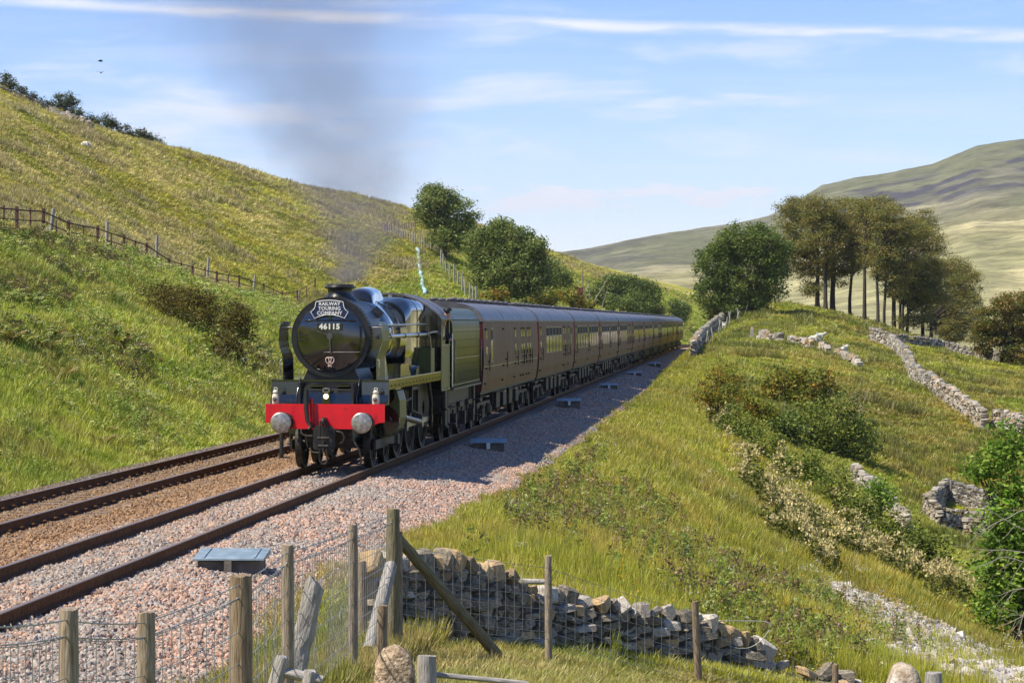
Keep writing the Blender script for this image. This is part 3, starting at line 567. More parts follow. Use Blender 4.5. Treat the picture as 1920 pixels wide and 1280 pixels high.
def build_flowers():
    X, Y, r = spots(70000, 30, 200); n = len(X); w = np.zeros(n)
    for a in ((1395, 885, .6, 5), (1435, 935, .9, 5), (1500, 980, 1.0, 5), (1560, 1015, 1.1, 5), (1640, 1055, 1.1, 5), (1720, 1100, 1.1, 5), (1470, 915, .5, 5), (1590, 990, .7, 5), (1345, 810, .35, 6), (1480, 1015, .7, 4), (1540, 1060, .6, 3), (1780, 1130, .8, 4)): w = np.maximum(w, patch(X, Y, *a))
    k = rng.random(n) < w * .55 * sstep(.30, .55, fbm(X / .8, Y / 1.3, 3, 44)); X, Y, r = X[k], Y[k], r[k]; n = len(X); P = np.stack([X, Y, H(X, Y)], 1); s = (.6 + .5 * rng.random(n)); q = np.clip(r * .010, .6, 1.3)
    pr = [(umbel('meadowsweet_%d' % i, 300 + i, (.62, .52, .24), 48, .04), M_PETAL) for i in range(4)] + [(leafy('meadowsweet_leaf_%d' % i, 320 + i, 44, .1, .8), M_PETAL) for i in range(2)]
    for i in range(2):
        a = pr[4 + i][0].color_attributes['col']; d = np.empty(len(a.data) * 4, np.float32); a.data.foreach_get('color', d); d = d.reshape(-1, 4); d[:, :3] *= np.array((.14, .15, .03)); a.data.foreach_set('color', d.ravel())
    pid = np.where(rng.random(n) < .45, rng.integers(0, 4, n), rng.integers(4, 6, n))
    scatter('meadowsweet_flowers', pr, P, np.stack([np.zeros(n), np.zeros(n), rng.random(n) * 6.28], 1), np.stack([q, q, s * 1.15], 1), np.ones((n, 3)), pid, 'cream flowering meadowsweet in a broad band down the embankment foot')
    # scattered pale and yellow flowers
    X, Y, r = spots(60000, 32, 220); k = off_bed(X, Y, -16.2, -4.8); X, Y, r = X[k], Y[k], r[k]; zn = zone(X, Y); n = len(X)
    w = np.where(zn == 0, .20 * sstep(.5, .62, fbm(X / 2, Y / 3, 3, 33)), .006)
    for a in ((1600, 1120, 1.6, 6), (1560, 1090, 1.2, 6)): w = np.maximum(w, patch(X, Y, *a) * .12)
    k = rng.random(n) < w; X, Y, r, zn = X[k], Y[k], r[k], zn[k]; n = len(X); P = np.stack([X, Y, H(X, Y)], 1); q = np.clip(r * .006, .35, .9)
    pr = [(umbel('pale_umbel', 340, (.60, .58, .36), 36, .03), M_PETAL), (umbel('yellow_green_umbel', 341, (.44, .46, .12), 40, .045), M_PETAL), (umbel('yellow_daisy', 342, (.60, .38, .03), 20, .03), M_PETAL)]
    pid = np.where(zn == 0, rng.choice([0, 1, 1, 1], n), rng.choice([0, 2, 2], n))
    scatter('wild_flowers', pr, P, np.stack([np.zeros(n), np.zeros(n), rng.random(n) * 6.28], 1), np.stack([q, q, .45 + .4 * rng.random(n)], 1), np.ones((n, 3)), pid, 'scattered pale umbels and yellow ragwort on the banks')
def build_ferns():
    X, Y, r = spots(40000, 55, 230); zn = zone(X, Y); n = len(X); w = np.zeros(n)
    for a in ((90, 660, .9, 4), (240, 655, .8, 3), (430, 665, 1., 4), (465, 685, .8, 3), (380, 655, .7, 4), (170, 530, .6, 3), (215, 560, .5, 3), (60, 570, .6, 3)): w = np.maximum(w, patch(X, Y, *a) * (zn == 0))
    w = np.maximum(w, .02 * (zn == 0)); k = rng.random(n) < w * .42; X, Y, r = X[k], Y[k], r[k]; n = len(X); P = np.stack([X, Y, H(X, Y) - .02], 1)
    pal = np.array([(.19, .25, .03), (.30, .33, .04), (.14, .18, .03), (.25, .20, .045)]); c = pal[rng.integers(0, 4, n)]; s = .35 + .4 * rng.random(n)
    scatter('bracken_ferns', [(fern('fern_%d' % i, 400 + i), M_GRASS) for i in range(3)], P, np.stack([np.zeros(n), np.zeros(n), rng.random(n) * 6.28], 1), np.stack([s, s, s * .9], 1), c, rng.integers(0, 3, n), 'clumps of bracken fern on the left bank')
build_grass(); build_herbs(); build_flowers(); build_ferns()
# ------------------------------------------------------------------ the train: materials
M_BLK = mat('gloss_black_paint', (.012, .012, .011), .10, 0, .3, 5, .02, 3, spec=.8, coat=1.)
M_SOOT = mat('sooty_smokebox_black', (.016, .016, .017), .42, 0, .5, 6, .05, 9, rust=((.05, .045, .04), 5., .60))
M_UND = mat('oily_underframe_black', (.020, .018, .015), .55, 0, .6, 7, .1, rust=((.075, .05, .03), 6., .56))
M_GRN = mat('dark_green_paint_grass_reflection', (.10, .112, .034), .38, 0, .3, 3, .06, 2.2, spec=.35, rust=((.075, .062, .028), 3., .58), stretch=(1, 1, .3))  # green base raised to olive, the reflected grass painted into the colour
M_RED = mat('red_buffer_beam_paint', (.72, .010, .018), .42, 0, .10, 4, .05, 6, rust=((.42, .012, .016), 5., .60))
M_STEEL = mat('worn_bright_steel', (.42, .39, .35), .42, .75, .35, 12, .08, rust=((.16, .12, .09), 9., .60))
M_DST = mat('dull_steel', (.11, .105, .10), .5, .5, .3, 12)
M_PIPE = mat('polished_steel_pipe', (.62, .62, .63), .28, .9, .15, 9)
M_IVORY = mat('ivory_lamp_paint', (.68, .62, .47), .4, 0, .15, 8)
M_LENS = mat('lamp_lens', (.12, .12, .13), .06, 0, .2, 5)
M_NAVY = mat('navy_headboard_enamel', (.012, .024, .085), .3, 0, .15, 6)
M_WHITE = mat('white_lettering', (.78, .77, .74), .5, 0, .06, 20)
M_PINK = mat('pale_pink_emblem_paint', (.75, .56, .50), .5, 0, .06, 20)
M_BRASS = mat('cast_brass_plate', (.34, .22, .12), .45, .6, .25, 20)
M_COAL = mat('coal', (.016, .016, .018), .45, 0, .6, 14, .6)
M_MAR = mat('weathered_maroon_grass_reflection', (.125, .056, .038), .52, 0, .35, 2.2, .03, 3., spec=.18, c2=(.215, .122, .078), stretch=(1, .5, .14), thr=(.3, .72))  # weathered maroon, its brown tone also painting in the grass reflected by the sides
M_MARD = mat('dark_maroon_gangway', (.085, .014, .014), .45, 0, .3, 5)
M_ROOF = mat('grey_coach_roof_paint', (.14, .13, .14), .42, 0, .3, 2.0, .05, 6., stretch=(1, 1.6, 1), rust=((.20, .20, .225), 2.6, .56))
M_GLASS = mat('dark_carriage_glass', (.030, .032, .028), .06, 0, .2, 3, coat=.3)
M_TRIM = mat('aluminium_window_frame', (.30, .26, .19), .35, .4, .2, 9)
M_DARK = mat('dark_gap', (.008, .008, .008), .8)
m_, nt_, N_, L_ = nodes('lit_headlight'); o_ = N_('ShaderNodeOutputMaterial'); e_ = N_('ShaderNodeEmission'); e_.inputs[0].default_value = (1, .86, .55, 1); e_.inputs[1].default_value = 1.6; L_(e_.outputs[0], o_.inputs[0]); M_LIT = m_
def text_mesh(s, size, bold=.0, depth=.004, spacing=1., line=.8):
    c = bpy.data.curves.new('lettering', 'FONT'); c.body = s; c.size = size; c.extrude = depth; c.offset = bold; c.align_x = 'CENTER'; c.align_y = 'CENTER'; c.space_character = spacing; c.space_line = line; c.resolution_u = 3
    o = bpy.data.objects.new('lettering_tmp', c); COL.objects.link(o); dg = bpy.context.evaluated_depsgraph_get(); me = bpy.data.meshes.new_from_object(o.evaluated_get(dg)); bpy.data.objects.remove(o)
    b = MB(); b.v = [tuple(v.co) for v in me.vertices]; b.f = [tuple(p.vertices) for p in me.polygons]; b.sm = [False] * len(b.f); bpy.data.meshes.remove(me); return b
def letters(name, b, m, parent, loc):
    b.v = [(x + loc[0], -z + loc[1], y + loc[2]) for x, y, z in b.v]; b.build(name, m, parent, split=True)
def arc(cx, cz, r, a0, a1, n): return [(cx + r * math.cos(a0 + (a1 - a0) * i / n), cz + r * math.sin(a0 + (a1 - a0) * i / n)) for i in range(n + 1)]
def lathe_y(b, prof, c, n=40, cap=True):
    b.loft([[(c[0] + r * math.cos(2 * math.pi * j / n), y, c[2] + r * math.sin(2 * math.pi * j / n)) for j in range(n)] for (y, r) in prof], cap=cap); return b
def spoked(parent, x, y, r, spokes, side, counter=0.):
    """a railway wheel: tyre with flange, spokes, hub"""
    w = empty('wheel', (x, y, r)); w.parent = parent; w['category'] = ''; del w['category']
    b = MB(); b.ring((0, 0, 0), r, r - .075, .13, 36); b.ring((-side * .07, 0, 0), r + .03, r - .06, .03, 36); b.build('tyre', M_UND, w)
    b = MB(); b.ring((0, 0, 0), r - .07, r - .14, .09, 36)
    b.cylx((0, 0, 0), .13 if r < .6 else .19, .17, 16)
    for i in range(spokes):
        a = 2 * math.pi * i / spokes; c, s = math.cos(a), math.sin(a); b.tube([(0, c * .1, s * .1), (0, c * (r - .1), s * (r - .1))], [.045, .03], 6, False)
    if counter:
        pf = [(math.cos(t) * (r - .1), math.sin(t) * (r - .1)) for t in np.linspace(counter - .75, counter + .75, 10)]; b.prism(pf, -.05, .05, 'x')
    b.build('spokes', M_UND, w); return w
LOC = (XC, Y0, 0)
# ------------------------------------------------------------------ locomotive
def build_engine():
    T = empty('steam_locomotive', LOC, label='black and dark green steam engine with red buffer beam numbered 46115', cat='steam engine')
    ZB = 2.87
    def P(name, b, m, par=T, **k): return b.build(name, m, par, **k)
    # frames and running plate
    b = MB(); b.box(-.60, -.55, .05, 11.8, .72, 1.90); b.box(.55, .60, .05, 11.8, .72, 1.90); b.box(-.55, .55, .6, .66, .6, 1.4); b.box(-.55, .55, 3.0, 11.6, 1.0, 1.7); P('main_frame', b, M_UND)
    b = MB(); b.box(-1.29, 1.29, .62, 10.1, 1.905, 1.945); P('running_plate', b, M_BLK)
    for sx in (-1, 1):
        b = MB(); b.box(min(sx * 1.292, sx * 1.272), max(sx * 1.292, sx * 1.272), .62, 10.1, 1.73, 1.903); v = P('valance', b, M_BLK)
        b = MB(); b.box(min(sx * 1.297, sx * 1.285), max(sx * 1.297, sx * 1.285), .62, 10.1, 1.928, 1.952); b.build('edge_line', M_PIPE, v)
        b = MB()
        for s in np.arange(1., 10., .62): b.cylx((sx * 1.296, s, 1.81), .022, .012, 6)
        b.build('bolt_heads', M_DARK, v, kind='stuff')
    # front platform and apron under the smokebox
    b = MB(); b.box(-1.29, 1.29, .0, .66, 1.415, 1.437); P('front_platform', b, M_BLK)
    b = MB(); pr = [(.60, 1.44), (.585, 1.60), (.545, 1.50), (.44, 1.44)]
    pts = [(.42, 1.44), (.52, 1.47), (.57, 1.53), (.60, 1.62), (.612, 1.90), (.66, 1.90), (.66, 1.44)]
    for x0, x1 in ((-1.29, -.62), (.60, 1.29)): b.prism(pts, x0, x1, 'x')
    P('apron_corner', b, M_BLK, split=True)
    b = MB(); b.prism([(.14, 1.44), (.22, 1.66), (.34, 1.75), (.72, 1.95), (.72, 1.44)], -.615, .595, 'x'); a = P('front_apron', b, M_BLK)
    b = MB()
    for x0 in (-.36, .20): b.prism([(.44, 1.80), (.44, 1.83), (.30, 1.83), (.30, 1.80)], x0, x0 + .27, 'x')
    b.build('step_tread', M_BLK, a, split=True)
    b = MB(); b.box(-.612, .592, .318, .338, 1.735, 1.752); b.build('edge_strip', M_DST, a)
    b = MB()
    for x in (-.66, .64): b.tube([(x, .2, 1.44), (x - .01, .28, 1.62), (x + .03, .55, 1.98)], .022, 6)
    b.build('apron_stay', M_BLK, a, split=True)
    # buffer beam
    pf = [(-1.287, 1.44), (-1.287, 1.03), (-1.10, 1.03), (-.98, .99), (-.90, .905), (.90, .905), (.98, .92), (1.06, .99), (1.16, 1.04), (1.287, 1.05), (1.287, 1.44)]
    b = MB(); b.prism(pf[::-1], -.035, .0, 'y'); bb = P('buffer_beam', b, M_RED, label='bright red buffer beam')
    b = MB()
    for x in (-1.2, -.72, -.68, .56, .6, .7, 1.2):
        for z in (1.38, 1.3, 1.2, 1.1): b.tube([(x, -.045, z), (x, -.03, z)], .012, 6)
    b.build('rivets', M_RED, bb, kind='stuff')
    for sx in (-1, 1):
        e = empty('buffer', (sx * .868, 0, 1.06)); e.parent = T
        b = MB(); lathe_y(b, [(-.035, .19), (-.06, .19), (-.07, .15), (-.34, .125), (-.345, .10), (-.50, .085)], (0, 0, 0), 24); b.build('stock', M_RED if 0 else M_UND, e)
        b = MB(); lathe_y(b, [(-.49, .09), (-.52, .20), (-.535, .222), (-.56, .222), (-.575, .19), (-.578, .02)], (0, 0, 0), 36); b.build('head', M_STEEL, e)
    # drawhook, screw coupling and guard plate
    b = MB(); b.prism([(-.23, .52), (-.20, .47), (.20, .47), (.24, .52), (.24, .93), (.20, .93), (.17, .99), (-.17, .99), (-.20, .93), (-.23, .93)], -.20, -.17, 'y'); P('guard_plate', b, M_UND)
    b = MB(); b.tube([(0, -.03, 1.1), (0, -.20, 1.1), (0, -.30, 1.12), (0, -.34, 1.06), (0, -.28, 1.0)], [.06, .055, .05, .045, .03], 10); P('drawhook', b, M_UND)
    b = MB()
    for x in (-.07, .07): b.tube([(x, -.26, 1.08), (x, -.30, .9), (x, -.27, .72)], .022, 8)
    b.cylx((0, -.27, .72), .035, .24, 10); b.tube([(0, -.27, .78), (0, -.27, .42)], .028, 8); b.cylx((0, -.27, .55), .035, .22, 10)
    b.tube([(-.07, -.27, .52), (-.08, -.27, .24), (-.03, -.27, .17), (.05, -.27, .17), (.09, -.27, .24), (.07, -.27, .52)], .02, 8); P('screw_coupling', b, M_UND)
    b = MB(); b.tube([(-.39, -.12, 1.78), (-.39, -.12, 1.72)], .03, 8); b.tube([(-.39, -.12, 1.72), (-.39, -.13, 1.3), (-.36, -.15, 1.08), (-.27, -.17, .96), (-.33, -.2, .9)], [.052, .050, .048, .045, .04], 10); P('vacuum_hose', b, M_UND)
    b = MB(); b.tube([(-.28, -.06, 1.56), (-.27, -.06, .95)], .028, 8); P('red_standpipe', b, M_RED)
    b = MB(); b.tube([(-.50, -.1, .9), (-.50, -.14, .82), (-.40, -.16, .76), (-.25, -.17, .76)], .022, 8); b.tube([(-.42, 0, .8), (-.38, -.02, .5), (-.25, -.05, .4), (-.05, -.1, .4)], .02, 8); P('brake_hose', b, M_UND)
    b = MB(); b.tube([(.62, -.05, .9), (.63, -.08, .66), (.74, -.1, .48), (.79, -.1, .30), (.78, -.1, .12)], .02, 8); P('sanding_pipe', b, M_UND)
    b = MB(); b.tube([(-.93, -.1, .9), (-.93, -.1, .30)], .05, 6); b.box(-.99, -.75, -.14, -.05, .28, .31); P('guard_iron', b, M_UND)
    b = MB(); b.tube([(.26, -.1, .86), (.38, -.14, .84), (.44, -.16, .74), (.40, -.15, .62), (.30, -.12, .6)], .02, 8); P('steam_heat_pipe', b, M_UND)
    # lamps
    for x in (-1.10, 1.075):
        e = empty('head_lamp', (x, .12, 1.437)); e.parent = T
        b = MB(); lathe = [(0, .075), (.02, .08), (.17, .08), (.20, .065), (.235, .05), (.24, .065), (.255, .065), (.30, .03)]
        b.loft([[(r * math.cos(2 * math.pi * j / 16), r * math.sin(2 * math.pi * j / 16), z) for j in range(16)] for z, r in lathe]); b.build('lamp_body', M_IVORY, e)
        b = MB(); lathe_y(b, [(-.07, .062), (-.10, .062), (-.103, .05), (-.09, .04)], (0, 0, .10), 20); b.build('lamp_rim', M_IVORY, e)
        b = MB(); lathe_y(b, [(-.08, .052), (-.108, .045), (-.118, .01)], (0, 0, .10), 20); b.build('lens', M_LENS, e)
        b = MB(); b.tube([(-.035, 0, .29), (-.03, 0, .345), (.03, 0, .345), (.035, 0, .29)], .009, 6); b.build('handle', M_IVORY, e)
    e = empty('electric_headlight', (-.0, .10, 1.44)); e.parent = T
    b = MB(); b.box(-.085, .085, .0, .16, 0, .17); b.box(-.075, .075, .02, .14, .17, .34); b.build('lamp_body', M_BLK, e)
    b = MB(); lathe_y(b, [(-.02, .058), (-.035, .05), (-.04, .01)], (0, 0, .16), 20); b.build('lit_lens', M_LIT, e)
    b = MB()
    for (u0, u1, w0, w1) in ((-.075, .075, .32, .345), (-.075, .075, .245, .26), (-.075, -.055, .245, .34), (.055, .075, .245, .34)): b.box(u0, u1, .0, .018, w0, w1)
    b.build('lamp_bracket', M_STEEL, e)
    # smokebox, door, chimney
    b = MB(); lathe_y(b, [(.76, .80), (.76, .855), (.80, .865), (3.0, .865), (3.0, .80)], (0, 0, ZB), 64); sb = P('smokebox', b, M_SOOT)
    b = MB(); b.prism([(-.62, 1.945), (.62, 1.945), (.55, 2.1), (.46, 2.3), (-.46, 2.3), (-.55, 2.1)], .80, 2.9, 'y'); P('smokebox_saddle', b, M_SOOT)
    b = MB(); b.ring((0, .757, ZB), .862, .735, .05, 64, 'y'); b.build('front_ring', M_SOOT, sb)
    b = MB(); b.ring((0, .742, ZB), .868, .852, .03, 64, 'y'); b.build('ring_edge', M_UND, sb)
    b = MB()
    for i in range(72):
        a = 2 * math.pi * i / 72; c, s = math.cos(a), math.sin(a)
        for yy in (.86, 1.0, 2.86): b.tube([(c * .862, yy, ZB + s * .862), (c * .880, yy, ZB + s * .880)], .014, 5)
    b.build('rivets', M_SOOT, sb, kind='stuff')
    b = MB(); lathe_y(b, [(.735, .755), (.715, .745), (.69, .70), (.655, .55), (.632, .38), (.622, .2), (.62, .02)], (0, 0, ZB - .02), 56); d = P('smokebox_door', b, M_BLK)
    b = MB(); b.tube([(0, .66, ZB + .02), (0, .56, ZB + .02)], .07, 14); b.tube([(0, .57, ZB + .02), (.03, .55, ZB - .36)], .016, 8); b.tube([(0, .57, ZB + .03), (-.28, .55, ZB + .13)], .014, 8); b.build('dart_handle', M_DST, d)
    b = MB(); b.tube([(-.56, .66, ZB + .36), (-.56, .60, ZB + .36), (.56, .60, ZB + .36), (.56, .66, ZB + .36)], .014, 8); b.build('upper_handrail', M_BLK, d)
    b = MB(); b.tube([(-.13, .62, ZB - .33), (-.13, .57, ZB - .33), (.66, .60, ZB - .325)], .012, 8); b.build('lower_handrail', M_DST, d)
    b = MB(); b.box(-.72, -.50, .615, .66, ZB + .03, ZB + .055); b.box(-.72, -.52, .61, .66, ZB - .06, ZB - .035); b.box(.67, .69, .62, .75, ZB - .40, ZB + .26); b.build('hinge_strap', M_UND, d, split=True)
    b = MB(); b.box(-.275, .275, .548, .566, ZB + .145, ZB + .295); npl = b.build('number_plate', M_BLK, T)
    letters('numeral', text_mesh('46115', .165, .007, .004, 1.12), M_WHITE, npl, (0, .544, ZB + .222))
    # headboard
    hb = empty('headboard', (0, .545, ZB + .60)); hb.parent = T
    up = lambda u: .10 - .16 * u * u
    outl = [(-.30, .165), (-.15, .19), (0, .198), (.15, .19), (.30, .165), (.315, .07), (.345, 0), (.415, -.055), (.335, -.20), (.22, -.155), (.1, -.125), (0, -.118), (-.1, -.125), (-.22, -.155), (-.335, -.20), (-.415, -.055), (-.345, 0), (-.315, .07)]
    b = MB(); b.prism(outl[::-1], 0, .018, 'y'); b.build('board', M_NAVY, hb)
    b = MB(); pts = [(p[0] * .985, -.004, p[1] * .985) for p in outl]; b.tube(pts + [pts[0]], .010, 5); b.build('border', M_WHITE, hb)
    for i, (w, zz, sz) in enumerate((('RAILWAY', .122, .106), ('TOURING', .022, .106), ('COMPANY', -.078, .110))):
        letters('letter', text_mesh(w, sz, .003, .003, 1.04), M_WHITE, hb, (0, -.004, zz - .006))
    b = MB(); b.box(-.03, .03, .018, .09, -.22, -.1); b.build('bracket', M_BLK, hb)
    # emblem low on the door: ring with side leaves above two letters
    em = empty('shed_emblem', (0, .60, ZB - .50)); em.parent = T
    b = MB()
    for sx in (-1, 1): b.tube([(sx * .05, 0, -.075), (sx * .085, 0, -.03), (sx * .095, 0, .02), (sx * .07, 0, .055), (sx * .02, 0, .06), (0, 0, .045)], .010, 5)
    b.ring((0, 0, .02), .038, .026, .012, 16, 'y'); b.tube([(-.035, 0, -.03), (.035, 0, -.065)], .008, 5); b.tube([(.035, 0, -.03), (-.035, 0, -.065)], .008, 5); b.build('emblem_wreath', M_PINK, em)
    letters('emblem_letter', text_mesh('SC', .075, .003, .003), M_PINK, em, (0, 0, -.115))
    # chimney (double, oval)
    b = MB(); n = 40
    for_ = [(3.60, .46, .62), (3.70, .38, .54), (3.78, .285, .45), (3.86, .265, .43), (3.93, .27, .435), (3.945, .335, .50), (3.975, .345, .51), (3.985, .30, .46), (4.03, .295, .455), (4.03, .22, .38), (3.8, .2, .36)]
    b.loft([[(rx * math.cos(2 * math.pi * j / n), 1.98 + ry * math.sin(2 * math.pi * j / n), z if z > 3.62 else z - .18 * math.cos(2 * math.pi * j / n) ** 2 * .4) for j in range(n)] for (z, rx, ry) in for_], cap=False); P('chimney', b, M_SOOT)
    # boiler barrel and firebox
    b = MB(); lathe_y(b, [(2.99, .80), (3.0, .815), (4.7, .835), (7.0, .875), (7.0, .8)], (0, 0, ZB), 64); bo = P('boiler', b, M_BLK)
    b = MB()
    for y, r in ((3.02, .818), (4.45, .834), (5.7, .855), (6.95, .876)): b.ring((0, y, ZB), r + .008, r - .03, .06, 64, 'y')
    b.build('boiler_band', M_BLK, bo, split=True)
    def fsec(y, hw, zt, rc, zb=1.95):
        q = [(hw * .94, zb), (hw, 2.5), (hw, 2.9)] + arc(hw - rc, zt - rc, rc, 0, math.pi / 2, 8) + [(0, zt + .015)]
        return [(x, y, z) for x, z in q] + [(-x, y, z) for x, z in q[-2::-1]]
    b = MB(); b.loft([fsec(6.7, .84, 3.70, .50), fsec(7.0, .90, 3.76, .42), fsec(7.2, .93, 3.79, .34), fsec(9.9, .95, 3.74, .32), fsec(10.15, .95, 3.73, .32)]); P('firebox', b, M_BLK)
    b = MB()
    for y in (8.1, 9.0): b.loft([fsec(y - .025, .952, 3.80 - (y - 7.2) * .018, .34), fsec(y + .025, .952, 3.80 - (y - 7.2) * .018, .34)])
    P('firebox_band', b, M_BLK, split=True)
    # dome and top feed cover
    b = MB(); secs = []
    for (y, hw, zt) in ((4.55, .34, 3.74), (4.62, .33, 3.88), (4.75, .32, 3.95), (5.2, .32, 3.99), (5.35, .30, 4.0), (6.0, .31, 4.03), (6.35, .31, 4.02), (6.6, .33, 3.92), (6.75, .36, 3.76)):
        q = [(hw * 1.35, 3.45), (hw * 1.08, 3.62)] + arc(0, zt - hw * .62, hw, .15, math.pi - .15, 12); q = [(x, z if i < 2 else (zt - hw * .62) + (z - (zt - hw * .62)) * .62) for i, (x, z) in enumerate(q)] + [(-hw * 1.08, 3.62), (-hw * 1.35, 3.45)]
        secs.append([(x, y, z) for x, z in q])
    b.loft(secs); dm = P('dome_cover', b, M_BLK)
    b = MB(); b.tube([(.62, 2.75, 3.46), (.78, 2.75, 3.30)], .14, 12); P('snifting_cover', b, M_SOOT)
    b = MB()
    for x in (-.2, .2): b.cylz((x, 8.6, 3.72), .05, .16, 10)
    P('safety_valve', b, M_STEEL, split=True)
    # smoke deflectors
    for sx in (-1, 1):
        prof = [(1.03, 1.945), (1.03, 2.40), (1.05, 2.50), (1.11, 2.64), (1.14, 2.78), (1.135, 3.02), (1.11, 3.14), (1.05, 3.20)]
        ys = [(.60, 1.86), (.58, 1.80), (.58, 1.8), (.66, 1.8), (.70, 1.8), (.70, 1.8), (.76, 1.76), (.80, 1.7)]
        b = MB(); a = []; c = []
        outer = [[(sx * x, y0, z) for (x, z), (y0, y1) in zip(prof, ys)], [(sx * x, y1, z) for (x, z), (y0, y1) in zip(prof, ys)]]
        inner = [[(sx * (x - .014), y0, z) for (x, z), (y0, y1) in zip(prof, ys)], [(sx * (x - .014), y1, z) for (x, z), (y0, y1) in zip(prof, ys)]]
        b.loft([outer[0] + inner[0][::-1], outer[1] + inner[1][::-1]], smooth=False); df = P('smoke_deflector', b, M_GRN if sx > 0 else M_BLK)
        b = MB(); b.tube([(sx * 1.055, .6, 2.03), (sx * 1.085, .58, 2.05), (sx * 1.085, .58, 2.36), (sx * 1.055, .6, 2.38)], .012, 6); b.tube([(sx * .86, .85, 3.08), (sx * 1.12, .85, 3.08)], .018, 6); b.build('grab_rail', M_STEEL, df, split=True)
    # rails and pipes along the boiler
    for sx in (-1, 1):
        b = MB(); b.tube([(sx * .93, 1.6, 3.13), (sx * .95, 5, 3.13), (sx * 1.0, 10.1, 3.15)], .018, 8); h = P('handrail', b, M_PIPE)
        b = MB()
        for y in (2.2, 4.2, 6.2, 8.2): b.tube([(sx * .8, y, 3.1), (sx * .95, y, 3.13)], .022, 6); b.cyly((sx * .945, y, 3.13), .032, .06, 8)
        b.build('handrail_knob', M_STEEL, h, kind='stuff')
    b = MB(); b.tube([(.93, 1.9, 2.86), (.96, 4, 2.87), (1.01, 9.3, 2.89)], .047, 10); ej = P('ejector_pipe', b, M_PIPE)
    b = MB()
    for y in (3.1, 5.4, 7.6, 9.2): b.cyly((.95 + (y - 3) * .011, y, 2.872), .062, .07, 12)
    b.build('pipe_clip', M_BLK, ej, split=True)
    b = MB(); b.tube([(1.02, 9.3, 2.89), (1.08, 9.45, 2.85), (1.12, 9.7, 2.2), (1.1, 9.9, 1.95)], .022, 8); b.tube([(1.0, 9.3, 2.9), (1.15, 9.6, 2.95), (1.2, 10.1, 2.95)], .03, 8); P('injector_pipe', b, M_STEEL)
    # platform fittings
    b = MB(); b.box(.86, 1.22, 3.0, 4.5, 1.947, 2.22); b.box(.84, 1.24, 2.95, 4.55, 2.22, 2.25); lb = P('lubricator_box', b, M_BLK)
    b = MB(); b.box(.90, 1.22, 8.6, 9.35, 1.947, 2.55); P('sand_box', b, M_GRN)
    b = MB(); b.tube([(1.05, 4.7, 1.97), (1.1, 5.1, 2.02), (1.05, 5.5, 1.99)], .05, 8); b.tube([(1.0, 4.8, 1.97), (1.05, 4.9, 2.25)], .02, 6); b.cyly((1., 5., 2.1), .1, .22, 10); P('mechanical_lubricator', b, M_STEEL)
    for yc in (5.35, 7.6):
        for sx in (-1, 1):
            pf = arc(yc, .98, 1.17, math.radians(55.5), math.radians(124.5), 14); b = MB(); b.prism(pf, min(sx * .78, sx * 1.06), max(sx * .78, sx * 1.06), 'x'); sp = P('splasher', b, M_BLK)
            if sx > 0 and yc < 6:
                o1 = arc(yc, 1.0, 1.38, math.radians(66), math.radians(114), 14); i1 = arc(yc, 1.0, 1.22, math.radians(114), math.radians(66), 14); b = MB(); b.prism(o1 + i1, 1.065, 1.085, 'x'); b.build('nameplate', M_BRASS, sp)
    # triangular deflector stay
    b = MB(); b.prism([(1.85, 1.947), (2.55, 1.947), (1.9, 2.55)], .99, 1.01, 'x'); P('deflector_stay', b, M_PIPE)
    # cylinders and motion
    for sx in (-1, 1):
        c = (sx * .98, 0, 1.0); b = MB()
        q = [(.58, 1.74), (.84, 1.80), (1.10, 1.78), (1.24, 1.66), (1.30, 1.45), (1.31, 1.05), (1.24, .80), (1.08, .64), (.88, .62), (.72, .72), (.62, .9)]
        b.prism([(sx * x, z) for x, z in q], 2.25, 3.35, 'y'); cy = P('cylinder', b, M_GRN)
        b = MB(); b.cyly((sx * .98, 2.2, 1.0), .33, .12, 28); b.cyly((sx * .98, 2.14, 1.0), .15, .1, 20); b.cyly((sx * 1.0, 2.2, 1.56), .20, .14, 24); b.build('cylinder_cover', M_BLK, cy)
        b = MB(); b.cyly((sx * 1.10, 2.7, 1.70), .11, .8, 16); b.build('valve_chest_cap', M_PIPE, cy)
        b = MB(); b.box(min(sx * .94, sx * 1.02), max(sx * .94, sx * 1.02), 3.35, 5.0, 1.12, 1.18); b.box(min(sx * .94, sx * 1.02), max(sx * .94, sx * 1.02), 3.35, 5.0, .84, .90); b.box(min(sx * .92, sx * 1.1), max(sx * .92, sx * 1.1), 4.2, 4.55, .84, 1.2); b.tube([(sx * .98, 3.3, 1.0), (sx * .98, 4.3, 1.0)], .04, 8); P('slide_bar', b, M_STEEL)
        b = MB(); b.tube([(sx * 1.12, 4.4, 1.0), (sx * 1.12, 7.35, .78)], .065, 6); b.cylx((sx * 1.12, 7.35, .78), .14, .12, 16); P('connecting_rod', b, M_STEEL)
        b = MB(); b.box(min(sx * 1.0, sx * 1.06), max(sx * 1.0, sx * 1.06), 5.1, 9.8, .72, .84)
        for yy in (5.1, 7.35, 9.8): b.cylx((sx * 1.05, yy, .78), .13, .12, 16)
        P('coupling_rod', b, M_STEEL)
        b = MB(); b.box(min(sx * 1.05, sx * 1.13), max(sx * 1.05, sx * 1.13), 5.7, 5.85, 1.05, 1.72); b.box(min(sx * .9, sx * 1.2), max(sx * .9, sx * 1.2), 5.2, 6.2, 1.60, 1.68); b.tube([(sx * 1.1, 4.4, 1.35), (sx * 1.1, 5.8, 1.4)], .035, 6); b.tube([(sx * 1.12, 5.78, 1.1), (sx * 1.14, 7.35, .95)], .03, 6); P('valve_gear', b, M_UND)
